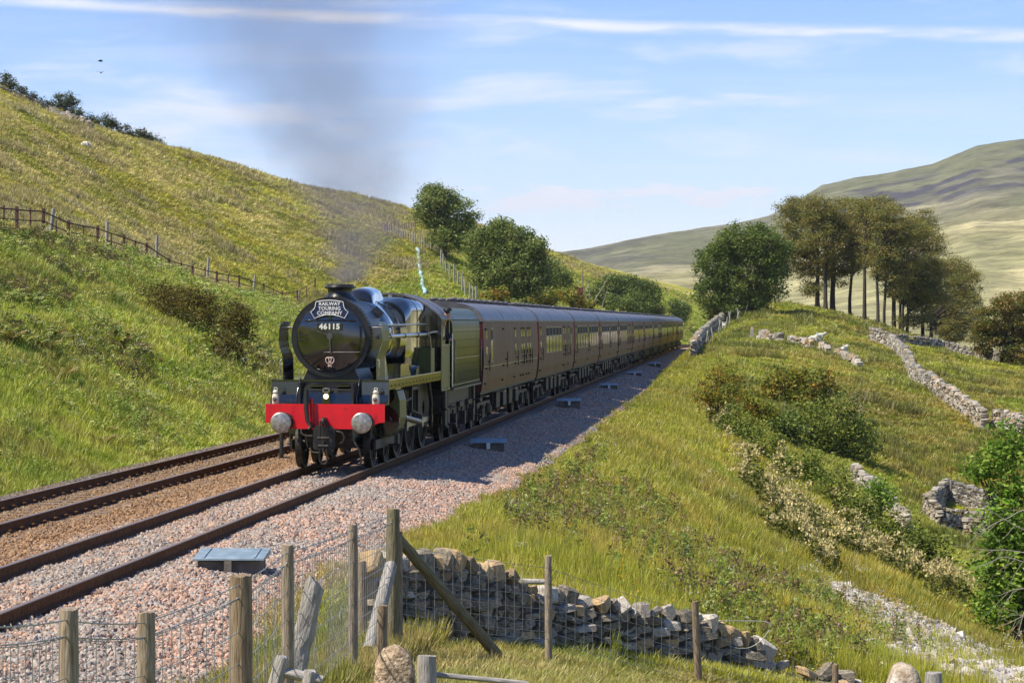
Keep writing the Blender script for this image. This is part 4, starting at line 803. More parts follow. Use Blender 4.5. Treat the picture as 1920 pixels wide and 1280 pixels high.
        b = MB(); b.box(min(sx * 1.0, sx * 1.28), max(sx * 1.0, sx * 1.28), 2.5, 2.8, .44, .47); b.box(min(sx * 1.2, sx * 1.23), max(sx * 1.2, sx * 1.23), 2.5, 2.8, .44, .7); P('front_step', b, M_UND)
        b = MB(); b.box(min(sx * 1.22, sx * 1.3), max(sx * 1.22, sx * 1.3), 11.0, 11.5, .5, 1.5); b.box(min(sx * 1.1, sx * 1.34), max(sx * 1.1, sx * 1.34), 11.0, 11.5, .48, .52); b.box(min(sx * 1.1, sx * 1.34), max(sx * 1.1, sx * 1.34), 11.0, 11.5, .93, .97); P('cab_step', b, M_UND)
        b = MB(); b.tube([(sx * 1.18, 6.6, 1.86), (sx * 1.18, 8.8, 1.86)], .05, 8); b.tube([(sx * 1.1, 9.0, 1.8), (sx * 1.15, 9.2, 1.2), (sx * 1.1, 9.5, .6)], .05, 8); P('exhaust_injector', b, M_UND)
        for yy in (1.45, 3.43): spoked(T, sx * .765, yy, .50, 10, sx)
        for k, yy in enumerate((5.35, 7.6, 10.05)): spoked(T, sx * .765, yy, 1.03, 19, sx, counter=1.9)
    b = MB(); b.box(-.5, .5, .9, 4.0, .45, .75); b.box(-.95, -.9, 1.0, 3.9, .42, .62); b.box(.9, .95, 1.0, 3.9, .42, .62); b.cylx((0, 1.45, .5), .08, 1.4, 10); b.cylx((0, 3.43, .5), .08, 1.4, 10); P('front_bogie', b, M_UND)
    b = MB(); b.box(-.85, .85, 9.0, 11.4, .55, 1.9); b.box(-.5, .5, 10.2, 12.2, .6, 1.4); P('ashpan', b, M_UND)
    # cab
    cab = empty('cab', (0, 0, 0)); cab.parent = T
    xe, ze, zr = 1.30, 3.30, 3.93
    for sx in (-1, 1):
        a0, a1 = min(sx * 1.285, sx * 1.30), max(sx * 1.285, sx * 1.30)
        b = MB(); b.box(a0, a1, 10.15, 12.0, 1.44, 2.60); b.box(a0, a1, 10.15, 10.95, 2.60, 3.31); b.box(a0, a1, 11.82, 12.0, 2.60, 3.31); b.build('cab_side', M_GRN, cab)
        b = MB(); b.box(sx * 1.3 - .012, sx * 1.3 + .012, 10.15, 12.0, 2.60, 2.625); b.box(sx * 1.3 - .012, sx * 1.3 + .012, 10.15, 12.0, 1.45, 1.475); b.build('beading', M_TRIM, cab, split=True)
        b = MB(); b.tube([(sx * 1.36, 12.02, 1.5), (sx * 1.36, 12.02, 2.9)], .018, 8); b.build('cab_handrail', M_PIPE, cab)
        b = MB(); b.box(sx * 1.304 - .003, sx * 1.304 + .003, 10.35, 10.78, 2.74, 3.2); b.build('cab_window', M_GLASS, cab)
    sec = lambda y, t=0: [(x, y, z + t) for x, z in [(-1.33, 3.27), (-1.28, 3.36), (-1.0, 3.60), (-.7, 3.77), (-.35, 3.89), (0, 3.93), (.35, 3.89), (.7, 3.77), (1.0, 3.60), (1.28, 3.36), (1.33, 3.27)]]
    b = MB(); b.loft([sec(9.95) + sec(9.95, -.03)[::-1], sec(12.45) + sec(12.45, -.03)[::-1]]); rf = b.build('cab_roof', M_ROOF, cab)
    b = MB()
    for y in (9.97, 11.2, 12.43): b.loft([[(x, yy, z + .012) for (x, yy, z) in sec(y - .02)] + sec(y - .02)[::-1], [(x, yy, z + .012) for (x, yy, z) in sec(y + .02)] + sec(y + .02)[::-1]])
    b.build('roof_rib', M_ROOF, cab, split=True)
    b = MB(); b.loft([[(x * .985, 10.12, z - .035) for (x, y, z) in sec(0)] + [(1.28, 10.12, 1.95), (-1.28, 10.12, 1.95)], [(x * .985, 10.16, z - .035) for (x, y, z) in sec(0)] + [(1.28, 10.16, 1.95), (-1.28, 10.16, 1.95)]], smooth=False); b.build('spectacle_plate', M_BLK, cab)
    b = MB()
    for sx in (-1, 1): b.prism([(sx * 1.0, 2.75), (sx * 1.22, 2.75), (sx * 1.22, 3.2), (sx * 1.0, 3.38)], 10.105, 10.118, 'y')
    b.build('front_window', M_GLASS, cab, split=True)
    b = MB(); b.box(-1.28, 1.28, 10.2, 12.3, 1.80, 1.86); b.build('cab_floor', M_UND, cab)
    return T
build_engine()
# ------------------------------------------------------------------ tender
def build_tender():
    T = empty('tender', (XC, Y0 + 12.6, 0), label='dark green coal tender with curved top edges behind the engine', cat='tender')
    hw = 1.30; L_ = 6.95
    def side(x0, t=0): return [(1.30 - t, 1.46), (1.30 - t, 3.02), (1.285 - t, 3.18), (1.23 - t, 3.34), (1.13 - t, 3.48), (1.0 - t, 3.57), (.94 - t, 3.58)]
    for sx in (-1, 1):
        s = side(0); i = side(0, .02); b = MB(); b.loft([[(sx * x, 0.0, z) for x, z in s] + [(sx * x, .0, z) for x, z in i[::-1]], [(sx * x, L_, z) for x, z in s] + [(sx * x, L_, z) for x, z in i[::-1]]]); sd_ = b.build('tender_side', M_GRN, T)
        b = MB()
        for z in (2.98, 2.22, 1.52): b.box(sx * 1.302 - .006, sx * 1.302 + .006, .02, L_ - .02, z, z + .02)
        b.build('beading', M_TRIM, sd_, split=True)
        b = MB(); rr = 0
        for y in np.arange(.25, L_, .29):
            for z in np.arange(1.62, 3.0, .22): b.cylx((sx * 1.302, y, z), .012, .012, 5)
            for k in range(2): b.cylx((sx * (1.27 - .1 * k), y, 3.25 + .16 * k), .014, .03, 5)
        b.build('rivets', M_GRN, sd_, kind='stuff')
        b = MB(); b.tube([(sx * 1.31, L_ - .2, 1.75), (sx * 1.36, L_ - .2, 1.78), (sx * 1.36, L_ - .2, 2.65), (sx * 1.31, L_ - .2, 2.68)], .018, 6); b.tube([(sx * 1.31, .06, 1.6), (sx * 1.36, .06, 1.63), (sx * 1.36, .06, 2.7), (sx * 1.31, .06, 2.73)], .018, 6); b.build('grab_rail', M_BLK, sd_, split=True)
        b = MB(); b.box(min(sx * 1.0, sx * 1.34), max(sx * 1.0, sx * 1.34), -.05, L_ + .05, 1.40, 1.455); b.build('footplate_edge', M_DST if sx > 0 else M_UND, T)
        b = MB(); b.box(min(sx * 1.02, sx * 1.06), max(sx * 1.02, sx * 1.06), .1, L_ - .1, .62, 1.40); fr = b.build('outside_frame', M_UND, T)
        b = MB()
        for y in (1.35, 3.55, 5.75): b.box(min(sx * 1.05, sx * 1.26), max(sx * 1.05, sx * 1.26), y - .16, y + .16, .38, .74); b.box(min(sx * 1.06, sx * 1.16), max(sx * 1.06, sx * 1.16), y - .5, y + .5, .86, 1.0); b.tube([(sx * 1.1, y - .48, .93), (sx * 1.1, y - .48, .5)], .03, 6); b.tube([(sx * 1.1, y + .48, .93), (sx * 1.1, y + .48, .5)], .03, 6)
        b.build('axle_box', M_UND, fr)
        b = MB()
        for y in (.25, L_ - .3): b.box(min(sx * 1.15, sx * 1.36), max(sx * 1.15, sx * 1.36), y - .2, y + .2, .50, .53); b.box(min(sx * 1.15, sx * 1.36), max(sx * 1.15, sx * 1.36), y - .2, y + .2, .95, .98); b.box(min(sx * 1.15, sx * 1.18), max(sx * 1.15, sx * 1.18), y - .2, y + .2, .5, 1.42)
        b.build('step', M_UND, T)
        for y in (1.35, 3.55, 5.75): spoked(T, sx * .765, y, .54, 12, sx)
    b = MB(); b.box(-1.28, 1.28, .3, .34, 1.46, 3.3); b.build('front_bulkhead', M_BLK, T)
    b = MB(); s = side(0); b.prism([(x, z) for x, z in s] + [(-x, z) for x, z in s[::-1]], L_ - .03, L_, 'y'); b.build('rear_bulkhead', M_BLK, T)
    b = MB(); b.box(-1.2, 1.2, .4, L_ - .1, 1.5, 3.0); b.build('water_tank', M_UND, T)
    r = random.Random(3); b = MB()
    g = [[(x, y, 3.0 + .62 * max(0, 1 - (x / 1.25) ** 2) * (1 - ((y - 2.8) / 2.9) ** 2 if abs(y - 2.8) < 2.9 else 0) + r.uniform(-.06, .06)) for x in np.linspace(-1.2, 1.2, 22)] for y in np.linspace(.4, 5.6, 44)]
    b.loft(g, close=False, cap=False, smooth=False); b.build('coal_heap', M_COAL, T)
    b = MB(); b.box(-1.0, 1.0, 5.7, L_ - .05, 3.0, 3.45); b.cylz((0, 6.2, 3.45), .25, .14, 16); b.build('filler', M_BLK, T)
    b = MB(); b.box(-1.0, 1.0, .1, L_ - .1, .75, 1.40); b.build('underframe', M_UND, T)
    b = MB()
    for sx in (-1, 1): b.cyly((sx * .87, L_ + .2, 1.06), .1, .4, 14); b.cyly((sx * .87, L_ + .42, 1.06), .22, .04, 20)
    b.build('rear_buffer', M_UND, T, split=True)
    return T
build_tender()
# ------------------------------------------------------------------ carriages
def copy_tree(o, parent=None):
    c = o.copy(); COL.objects.link(c); c.parent = parent
    for ch in o.children: copy_tree(ch, c)
    return c
CL = 19.66
def csec(y, hw=0., t=0.):
    q = [(1.30, 1.14), (1.355, 1.5), (1.38, 2.0), (1.375, 2.6), (1.35, 3.10), (1.335, 3.22)]
    return [(x, y, z) for x, z in q]
def wall_x(z): return float(np.interp(z, [1.14, 1.5, 2.0, 2.6, 3.10, 3.22], [1.30, 1.355, 1.38, 1.375, 1.35, 1.335]))
def side_panel(b, y0, y1, z0, z1, d0, d1, n=3):
    """a panel that follows the curve of the carriage side, between d0 and d1 proud of it"""
    zs = np.linspace(z0, z1, n); a = [(wall_x(z) + d1, z) for z in zs]; c = [(wall_x(z) + d0, z) for z in zs[::-1]]; b.prism(a + c, y0, y1, 'y')
def make_coach(kind, label):
    T = empty('railway_carriage', (0, 0, 0), label=label, cat='carriage', group='maroon carriages of the steam train')
    q = csec(0); full = lambda y: [(x, y, z) for x, _, z in q] + [(-x, y, z) for x, _, z in q[::-1]]
    b = MB(); b.loft([full(0), full(CL)], smooth=False); b.build('body', M_MAR, T)
    rs = [(1.365, 3.205), (1.36, 3.25), (1.27, 3.44), (1.1, 3.60), (.85, 3.70), (.5, 3.775), (0, 3.81)]; rf = [(x, z) for x, z in rs] + [(-x, z) for x, z in rs[-2::-1]]
    b = MB(); b.loft([[(x, -.04, z) for x, z in rf], [(x, CL + .04, z) for x, z in rf]]); ro = b.build('roof', M_ROOF, T)
    b = MB()
    for y in (0.03, CL / 3, 2 * CL / 3, CL - .03): b.loft([[(x * 1.004, y - .025, z + .006) for x, z in rf], [(x * 1.004, y + .025, z + .006) for x, z in rf]])
    b.box(1.36, 1.375, 0, CL, 3.20, 3.225); b.build('roof_rib', M_ROOF, ro, split=True)
    vm = None
    for y in np.arange(1.4, CL - 1, 1.9):
        for x in (-.28, .28):
            if vm is None: b = MB(); b.loft([[(r * math.cos(2 * math.pi * j / 12), r * 1.5 * math.sin(2 * math.pi * j / 12), z) for j in range(12)] for z, r in ((0, .09), (.07, .10), (.09, .15), (.12, .15), (.15, .05))]); vm = b.mesh('roof_ventilator'); vm.materials.append(M_ROOF)
            o = obj('roof_ventilator', vm, None, ro); o.location = (x, y, 3.78)
    def window(y, w, z0=2.02, z1=2.98, vent=True):
        b = MB(); zs = z0 + (z1 - z0) * .66
        for (ya, yb, za, zb) in ((y, y + .04, z0, z1), (y + w - .04, y + w, z0, z1), (y, y + w, z0 - .03, z0 + .01), (y, y + w, z1 - .01, z1 + .03), (y, y + w, zs - .02, zs + .015)): side_panel(b, ya, yb, za, zb, -.02, .016, 2)
        f = b.build('window', M_TRIM, T)
        b = MB(); side_panel(b, y + .04, y + w - .04, z0 + .01, zs - .02, -.02, .006, 2); b.build('pane', M_GLASS, f)
        b = MB(); side_panel(b, y + .04, y + w - .04, zs + .015, z1 - .01, -.02, .003, 2); b.build('vent_pane', M_DARK if vent else M_GLASS, f)
    def door(y, w=.68, glass=True):
        b = MB()
        for ya, yb in ((y, y + .018), (y + w - .018, y + w)): side_panel(b, ya, yb, 1.2, 3.12, -.02, .003, 5)
        dr = b.build('door', M_DARK, T)
        if glass:
            b = MB(); side_panel(b, y + .10, y + w - .10, 2.12, 2.95, -.02, .006, 2); b.build('door_window', M_GLASS, dr)
        b = MB()
        for z in (1.35, 1.8, 2.95): side_panel(b, y - .05, y + .08, z, z + .055, 0, .045, 2)
        b.tube([(wall_x(2) + .04, y + w + .08, 1.75), (wall_x(2) + .05, y + w + .08, 2.25)], .014, 6); b.tube([(1.38, y + w - .1, 2.02), (1.43, y + w - .1, 2.02)], .02, 6); b.build('door_hinge', M_DARK, dr)
    if kind == 'van':
        door(.55); window(2.1, .62); door(6.0, .9, False); door(10.2); door(12.6); door(13.5); door(15.0); door(16.0)
        b = MB(); side_panel(b, .02, CL - .02, 1.86, 1.885, -.01, .012, 2); b.build('waist_beading', M_TRIM, T)
    elif kind == 'first':
        door(.5)
        for k in range(5): window(3.4 + k * 1.72, 1.42)
        door(12.6); door(13.6); door(15.9); window(17.4, .7)
    elif kind == 'open':
        door(.45)
        for k in range(4): window(1.75 + k * 1.98, 1.55)
        door(9.6)
        for k in range(4): window(10.75 + k * 1.98, 1.55)
        door(18.6)
    else:
        door(.45)
        for k in range(6): window(1.6 + k * 1.62, 1.2)
        door(11.5); window(12.8, .6); door(14.2); door(15.4); window(16.8, .6); door(18.5)
    b = MB(); b.box(-1.27, 1.27, 0, CL, 1.06, 1.135); b.box(-1.1, 1.1, 5.5, 14, .62, 1.05)
    for y in (6.2, 8.5, 10.6, 13): b.box(.95, 1.2, y - .55, y + .55, .50, 1.0)
    b.build('underframe', M_UND, T)
    b = MB()
    for y in (.8, 6.2, 10.0, 13.4, 18.9): b.box(1.22, 1.42, y - .32, y + .32, .99, 1.02)
    b.build('foot_step', M_TRIM, T, split=True)
    for yc in (3.0, CL - 3.0):
        bg = empty('bogie', (0, yc, 0)); bg.parent = T; b = MB()
        for sx in (-1, 1):
            a0, a1 = min(sx * .98, sx * 1.06), max(sx * .98, sx * 1.06)
            b.box(a0, a1, -1.9, 1.9, .62, .78); b.box(a0, a1, -.5, .5, .3, .62)
            for dy in (-1.3, 1.3): b.box(min(sx * .95, sx * 1.18), max(sx * .95, sx * 1.18), dy - .15, dy + .15, .32, .6); b.box(a0, a1, dy - .5, dy - .34, .25, .66); b.box(a0, a1, dy + .34, dy + .5, .25, .66)
            for dy in (-.9, .9): b.tube([(sx * 1.08, dy, .42), (sx * 1.08, dy, .7)], .11, 10)
        b.box(-1.0, 1.0, -.3, .3, .55, .95); b.build('bogie_frame', M_UND, bg)
        for dy in (-1.3, 1.3):
            b = MB()
            for sx in (-1, 1): b.cylx((sx * .765, dy, .46), .46, .13, 28); b.cylx((sx * .70, dy, .46), .49, .03, 28)
            b.cylx((0, dy, .46), .08, 1.5, 10); b.build('wheel_set', M_UND, bg)
    b = MB()
    for y0, y1 in ((-.36, 0), (CL, CL + .36)): b.box(-.5, .5, y0, y1, 1.15, 3.3)
    b.build('gangway', M_MARD, T, split=True)
    b = MB()
    for y0, y1 in ((-.012, -.002), (CL + .002, CL + .012)): b.loft([[(x, y0, z) for x, _, z in q] + [(-x, y0, z) for x, _, z in q[::-1]], [(x, y1, z) for x, _, z in q] + [(-x, y1, z) for x, _, z in q[::-1]]], smooth=False)
    b.build('end_panel', M_MARD, T, split=True)
    b = MB()
    for y, d in ((0, -1), (CL, 1)):
        for sx in (-1, 1): b.cyly((sx * .87, y + d * .18, 1.06), .09, .3, 12); b.cyly((sx * .87, y + d * .34, 1.06), .2, .03, 18)
    b.build('buffer', M_UND, T, split=True)
    return T
def build_coaches():
    base = {}
    seq = ['van', 'first', 'open', 'open', 'mixed', 'open', 'open', 'mixed', 'open', 'open', 'first', 'open']
    order = ['first', 'second', 'third', 'fourth', 'fifth', 'sixth', 'seventh', 'eighth', 'ninth', 'tenth', 'eleventh', 'last']
    look = {'van': 'maroon brake carriage with few windows and many doors', 'first': 'maroon carriage with five large windows and doors to the rear', 'open': 'maroon carriage with eight wide windows', 'mixed': 'maroon carriage with six windows and buffet doors'}
    for i, k in enumerate(seq):
        lab = '%s, %s behind the tender' % (look[k], order[i]) if i < 11 else 'maroon carriage at the very tail of the train, farthest from the engine'
        if k not in base: o = base[k] = make_coach(k, lab)
        else: o = copy_tree(base[k])
        o['label'] = lab; y = Y0 + 20.0 + i * 20.4; o.location = (XC + float(xs(y + 9)), y, 0); o.rotation_euler = (0, 0, -math.atan((float(xs(y + 19)) - float(xs(y))) / 19))
build_coaches()
# ------------------------------------------------------------------ dry stone walls
def stone_mat(name, c, c2, rust=None):
    m = mat(name, c, .9, 0, .3, 5., .5, 9., spec=.25, c2=c2, rust=rust); nt = m.node_tree; N = nt.nodes.new; L = nt.links.new
    b = next(n for n in nt.nodes if n.type == 'BSDF_PRINCIPLED'); src = b.inputs['Base Color'].links[0].from_socket
    oi = N('ShaderNodeObjectInfo'); r = N('ShaderNodeMapRange'); L(oi.outputs['Random'], r.inputs[0]); r.inputs[3].default_value = .62; r.inputs[4].default_value = 1.35
    mx = N('ShaderNodeMix'); mx.data_type = 'RGBA'; mx.blend_type = 'MULTIPLY'; mx.inputs[0].default_value = 1; L(src, mx.inputs[6]); L(r.outputs[0], mx.inputs[7]); L(mx.outputs[2], b.inputs['Base Color'])
    return m
M_ST = [stone_mat('grey_limestone', (.125, .105, .078), (.31, .262, .195)), stone_mat('pale_limestone', (.27, .235, .195), (.47, .42, .36), ((.30, .27, .16), 7., .62)), stone_mat('lichened_orange_stone', (.26, .19, .12), (.44, .30, .15), ((.48, .44, .38), 8., .62))]
BLK = {(i, k): None for i in range(8) for k in range(3)}
for (i, k) in list(BLK):
    BLK[(i, k)] = block_mesh('wall_stone', 50 + i, .20); BLK[(i, k)].materials.append(M_ST[k])
CPE = {}
for (i, k) in BLK:
    CPE[(i, k)] = block_mesh('cope_stone', 90 + i, .24); CPE[(i, k)].materials.append(M_ST[k])
M_CORE = mat('shadowed_wall_heart', (.05, .047, .042), .95)
m_, nt_, N_, L_ = nodes('far_wall_stone'); o_ = N_('ShaderNodeOutputMaterial'); b_ = N_('ShaderNodeBsdfPrincipled'); a_ = N_('ShaderNodeAttribute'); a_.attribute_name = 'col'; L_(a_.outputs[0], b_.inputs[0]); b_.inputs['Roughness'].default_value = .9; L_(b_.outputs[0], o_.inputs[0]); M_FARST = m_
def resample(P, step):
    P = np.array(P, float); d = np.concatenate([[0], np.cumsum(np.hypot(*np.diff(P[:, :2], axis=0).T))]); n = max(2, int(d[-1] / step) + 1); t = np.linspace(0, d[-1], n)
    return np.stack([np.interp(t, d, P[:, k]) for k in range(P.shape[1])], 1), d[-1]
def dry_wall(name, path, label, cat='stone wall', top=None, height=1.1, thick=.5, sw=.34, sh=.17, singles=300, mix=(.45, .40, .15), cope=1, seed=1, ragged=.12, group=None):
    """path: ground points (x, y) or (x, y, top z)"""
    r = random.Random(seed); path = [tuple(p) for p in path]; L_ = sum(math.hypot(b[0] - a[0], b[1] - a[1]) for a, b in zip(path, path[1:]))
    pts, _ = resample([(p[0], p[1], p[2] if len(p) > 2 else float(H(p[0], p[1])) + height) for p in path], .15)
    d = np.concatenate([[0], np.cumsum(np.hypot(*np.diff(pts[:, :2], axis=0).T))])
    gz = H(pts[:, 0], pts[:, 1]) - .08; tz = pts[:, 2] if len(path[0]) > 2 else gz + .08 + height * (1 - ragged + 2 * ragged * fbm(d / 2.5, d * 0 + seed, 2, seed))
    base = Vector((pts[0, 0], pts[0, 1], gz[0])); T = empty(name, base, label=label, cat=cat, group=group, kind='thing')
    at = lambda s: (float(np.interp(s, d, pts[:, 0])), float(np.interp(s, d, pts[:, 1])), float(np.interp(s, d, gz)), float(np.interp(s, d, tz)))
    def ang(s): a, b = at(max(0, s - .3)), at(min(d[-1], s + .3)); return math.atan2(b[1] - a[1], b[0] - a[0])
    st = []; K = int(max(tz - gz) / sh) + 2
    for k in range(K):
        s = r.uniform(0, sw * .5)
        while s < d[-1]:
            w = sw * r.uniform(.45, 1.7); x, y, g, t = at(min(s + w / 2, d[-1])); z = g + (k + .5) * sh
            if z + sh * .3 < t:
                h = sh * r.uniform(.75, 1.45); f = 1 - .25 * (z - g) / max(.3, t - g)
                st.append((x + r.uniform(-.02, .02), y + r.uniform(-.02, .02), z + r.uniform(-.02, .02), ang(s + w / 2) + r.uniform(-.12, .12), w * .97, thick * f * r.uniform(.9, 1.12), h * 1.0, r.uniform(-.16, .16), r.choices((0, 1, 2), mix)[0]))
            s += w
    if cope:
        s = 0
        while s < d[-1]:
            w = sw * r.uniform(.38, 1.25) * cope; x, y, g, t = at(s + w / 2); h = sw * r.uniform(.42, 1.12) * cope
            if t - g > .25: st.append((x, y, t + h * .28, ang(s + w / 2) + r.uniform(-.35, .35), w, thick * r.uniform(.5, .85), h, r.uniform(-.6, .6), r.choices((0, 1, 2), (.2, .5, .3) if cope >= 1 else mix)[0], 1))
            s += w * r.uniform(1., 1.25)
    st.sort(key=lambda q: q[0] ** 2 + q[1] ** 2)
    for q in st[:singles]:
        o = obj('stone', (CPE if len(q) > 9 else BLK)[(r.randrange(8), q[8])], None, T); o.location = Vector(q[:3]) - base; o.rotation_euler = (q[7] * .5, q[7], q[3]); o.scale = q[4:7]
    rest = st[singles:]
    if rest:
        cc = np.array([(.20, .18, .155), (.38, .345, .30), (.31, .245, .15)]); vs = []; fs = []; cs = []; bv = [np.array([v.co[:] for v in BLK[(i, 0)].vertices]) for i in range(8)]; bf = [[tuple(p.vertices) for p in BLK[(i, 0)].polygons] for i in range(8)]; b = MB(); n = 0
        for q in rest:
            i = r.randrange(8); c, s_ = math.cos(q[3]), math.sin(q[3]); v = bv[i] * np.array(q[4:7]); v = np.stack([v[:, 0] * c - v[:, 1] * s_, v[:, 0] * s_ + v[:, 1] * c, v[:, 2]], 1) + np.array(q[:3]) - np.array(base)
            vs.append(v); fs += [tuple(k + n for k in f) for f in bf[i]]; n += len(v); cs.append(np.repeat((cc[q[8]] * r.uniform(.6, 1.3))[None], len(v), 0))
        me = bpy.data.meshes.new('stones'); me.from_pydata(np.concatenate(vs).tolist(), [], fs); a = me.color_attributes.new('col', 'FLOAT_COLOR', 'POINT'); c4 = np.ones((n, 4), np.float32); c4[:, :3] = np.concatenate(cs); a.data.foreach_set('color', c4.ravel())
        obj('stones', me, M_FARST, T, kind='stuff')
    # dark heart so that no light passes between the stones
    b = MB(); k = max(1, int(.5 / .15)); ss = list(range(0, len(pts), k)); secs = []
    for i in ss:
        a = ang(d[i]); nx, ny = -math.sin(a) * thick * .3, math.cos(a) * thick * .3; x, y = pts[i, 0] - base.x, pts[i, 1] - base.y; z0, z1 = gz[i] - base.z, max(gz[i] + .02, tz[i] - sh * .9) - base.z
        secs.append([(x + nx, y + ny, z0), (x - nx, y - ny, z0), (x - nx, y - ny, z1), (x + nx, y + ny, z1)])
    if len(secs) > 1: b.loft(secs, smooth=False); b.build('wall_heart', M_CORE, T)
    return T
def gp(px, py): p = on_ground(px, py); return (p.x, p.y)
def fp(px, Y, py=None):     # point over picture column px at distance Y; its height from picture row py
    x = (px - 1391) / F * Y; return (x, Y) if py is None else (x, Y, CH - (py - 603) / F * Y)
dry_wall('dry_stone_wall', [fp(684, 27.6, 1080), fp(730, 28.2, 1072), fp(830, 29, 1066), fp(930, 29.8, 1084), fp(985, 30.2, 1116), fp(1060, 30.8, 1132), fp(1200, 31.6, 1152), fp(1300, 32.2, 1165), fp(1400, 32.8, 1205), fp(1460, 33.1, 1246), fp(1500, 33.2, 1262)], 'broken dry stone wall running downhill from the corner fence post', thick=.42, sw=.215, sh=.105, mix=(.68, .24, .08), cope=1.05, seed=4)
dry_wall('tumbled_wall_end', [fp(1500, 32.6, 1262), fp(1545, 32.8, 1264), fp(1590, 33., 1276)], 'fallen heap of pale stones below the end of the broken wall', height=.4, thick=.5, sw=.24, sh=.13, mix=(.3, .6, .1), seed=5)
dry_wall('dry_stone_wall', [gp(1300, 677), gp(1312, 655), gp(1325, 640), gp(1345, 622), gp(1368, 602), gp(1392, 588), gp(1418, 580)], 'pale stone wall climbing from the track side to the tree on the knoll', height=1.35, thick=.6, sw=.42, sh=.2, mix=(.3, .6, .1), seed=6, cope=.8)
dry_wall('dry_stone_wall', [gp(1632, 645), gp(1668, 655), gp(1688, 668), gp(1702, 690), gp(1712, 712), gp(1728, 728), gp(1760, 748), gp(1800, 775), gp(1846, 802)], 'stone wall bending down the field to a gap', height=1.15, thick=.6, sw=.40, sh=.19, mix=(.35, .55, .1), seed=7, cope=.7)
dry_wall('dry_stone_wall', [gp(1864, 800), gp(1890, 808), gp(1925, 822)], 'short stone wall right of the field gap, behind the green tree', height=1.1, thick=.6, sw=.4, sh=.19, mix=(.35, .55, .1), seed=8, cope=.7)
dry_wall('dry_stone_wall', [gp(1640, 643), gp(1700, 653), gp(1770, 664), gp(1830, 677), gp(1870, 690)], 'thin straight stone wall below the tall trees', height=.9, thick=.5, sw=.45, sh=.22, singles=160, mix=(.6, .35, .05), seed=9, cope=.6)
dry_wall('sheepfold', [gp(1865, 966), gp(1812, 953), gp(1772, 944), gp(1754, 958), gp(1738, 976), gp(1760, 994), gp(1800, 1005), gp(1865, 1010)], 'small ruined stone sheepfold with open middle below the bushes', 'sheepfold', height=1.05, thick=.5, sw=.26, sh=.15, mix=(.4, .55, .05), seed=10, cope=.8, ragged=.06)
dry_wall('dry_stone_wall', [gp(2, 186), gp(30, 196), gp(60, 208), gp(95, 222), gp(130, 240), gp(170, 255)], 'grey stone wall on the left skyline below the thorn bushes', height=.75, thick=.6, sw=.5, sh=.22, singles=120, mix=(.6, .4, 0), seed=11, cope=.6)
dry_wall('dry_stone_wall', [gp(1600, 905), gp(1640, 935), gp(1668, 968), gp(1700, 1010)], 'half hidden stone wall between the shrubs at the foot of the embankment', height=.8, thick=.5, sw=.36, sh=.18, singles=120, mix=(.35, .6, .05), seed=12, cope=.7)
dry_wall('tumbled_wall', [gp(1424, 637), gp(1462, 644)], 'first piece of the tumbled wall, right of the stone post on the knoll', height=.55, thick=.7, sw=.5, sh=.26, mix=(.2, .75, .05), seed=13, group='tumbled wall pieces on the knoll')
dry_wall('tumbled_wall', [gp(1480, 648), gp(1520, 660)], 'second piece of the tumbled wall, left of the two sheep', height=.5, thick=.7, sw=.5, sh=.25, mix=(.2, .75, .05), seed=14, group='tumbled wall pieces on the knoll')
dry_wall('tumbled_wall', [gp(1538, 660), gp(1553, 668)], 'third piece of the tumbled wall, below the two sheep', height=.45, thick=.6, sw=.45, sh=.24, mix=(.2, .75, .05), seed=15, group='tumbled wall pieces on the knoll')
dry_wall('tumbled_wall', [gp(1569, 674), gp(1610, 692)], 'lowest piece of the tumbled wall, above the orange berried bush', height=.4, thick=.6, sw=.45, sh=.24, mix=(.2, .75, .05), seed=16, group='tumbled wall pieces on the knoll')
# ------------------------------------------------------------------ posts, stakes, fences, wire
def wood_mat(name, a, b): return mat(name, a, .85, 0, .3, 9., .5, 14., spec=.2, c2=b, stretch=(6, 6, .7))
M_WOOD = wood_mat('weathered_fence_wood', (.20, .15, .10), (.40, .33, .25)); M_WOODB = wood_mat('brown_fence_wood', (.17, .12, .075), (.33, .25, .165)); M_WOODG = wood_mat('silver_grey_wood', (.24, .22, .20), (.46, .43, .40)); M_OLIVE = wood_mat('mossy_fence_wood', (.13, .11, .055), (.27, .23, .14))
M_WIRE = mat('galvanised_wire', (.34, .34, .33), .5, .5, .2, 20); M_IRON = mat('rusty_iron_fence', (.10, .045, .03), .8, 0, .4, 10, .2)
def post_mesh(h, r, seed=0, taper=.95, n=14, tilt=0.):
    rr = random.Random(seed); b = MB(); k = 7; ph = [rr.uniform(.93, 1.07) for _ in range(n)]
    b.loft([[(r * ph[j] * (1 - (1 - taper) * i / k) * (1 - (.06 if i == k else 0)) * math.cos(2 * math.pi * j / n), r * ph[j] * (1 - (1 - taper) * i / k) * (1 - (.06 if i == k else 0)) * math.sin(2 * math.pi * j / n), h * i / k * (1 if i < k else 1) + (0 if i < k else rr.uniform(-.008, .008))) for j in range(n)] for i in range(k + 1)]); return b
def strand(b, A, B, sag=.0, r=.0035, barbs=False, n=8, seed=0):
    A, B = Vector(A), Vector(B); rr = random.Random(seed); P = [A.lerp(B, i / n) - Vector((0, 0, sag * 4 * (i / n) * (1 - i / n))) for i in range(n + 1)]; b.tube(P, r, 5, False)
    if barbs:
        L_ = (B - A).length; k = int(L_ / .11)
        for i in range(k):
            t = (i + .5) / k; p = A.lerp(B, t) - Vector((0, 0, sag * 4 * t * (1 - t))); v = Vector((rr.uniform(-1, 1), rr.uniform(-1, 1), rr.uniform(-1, 1))).normalized() * .018; b.tube([p - v, p + v], .003, 3, False)
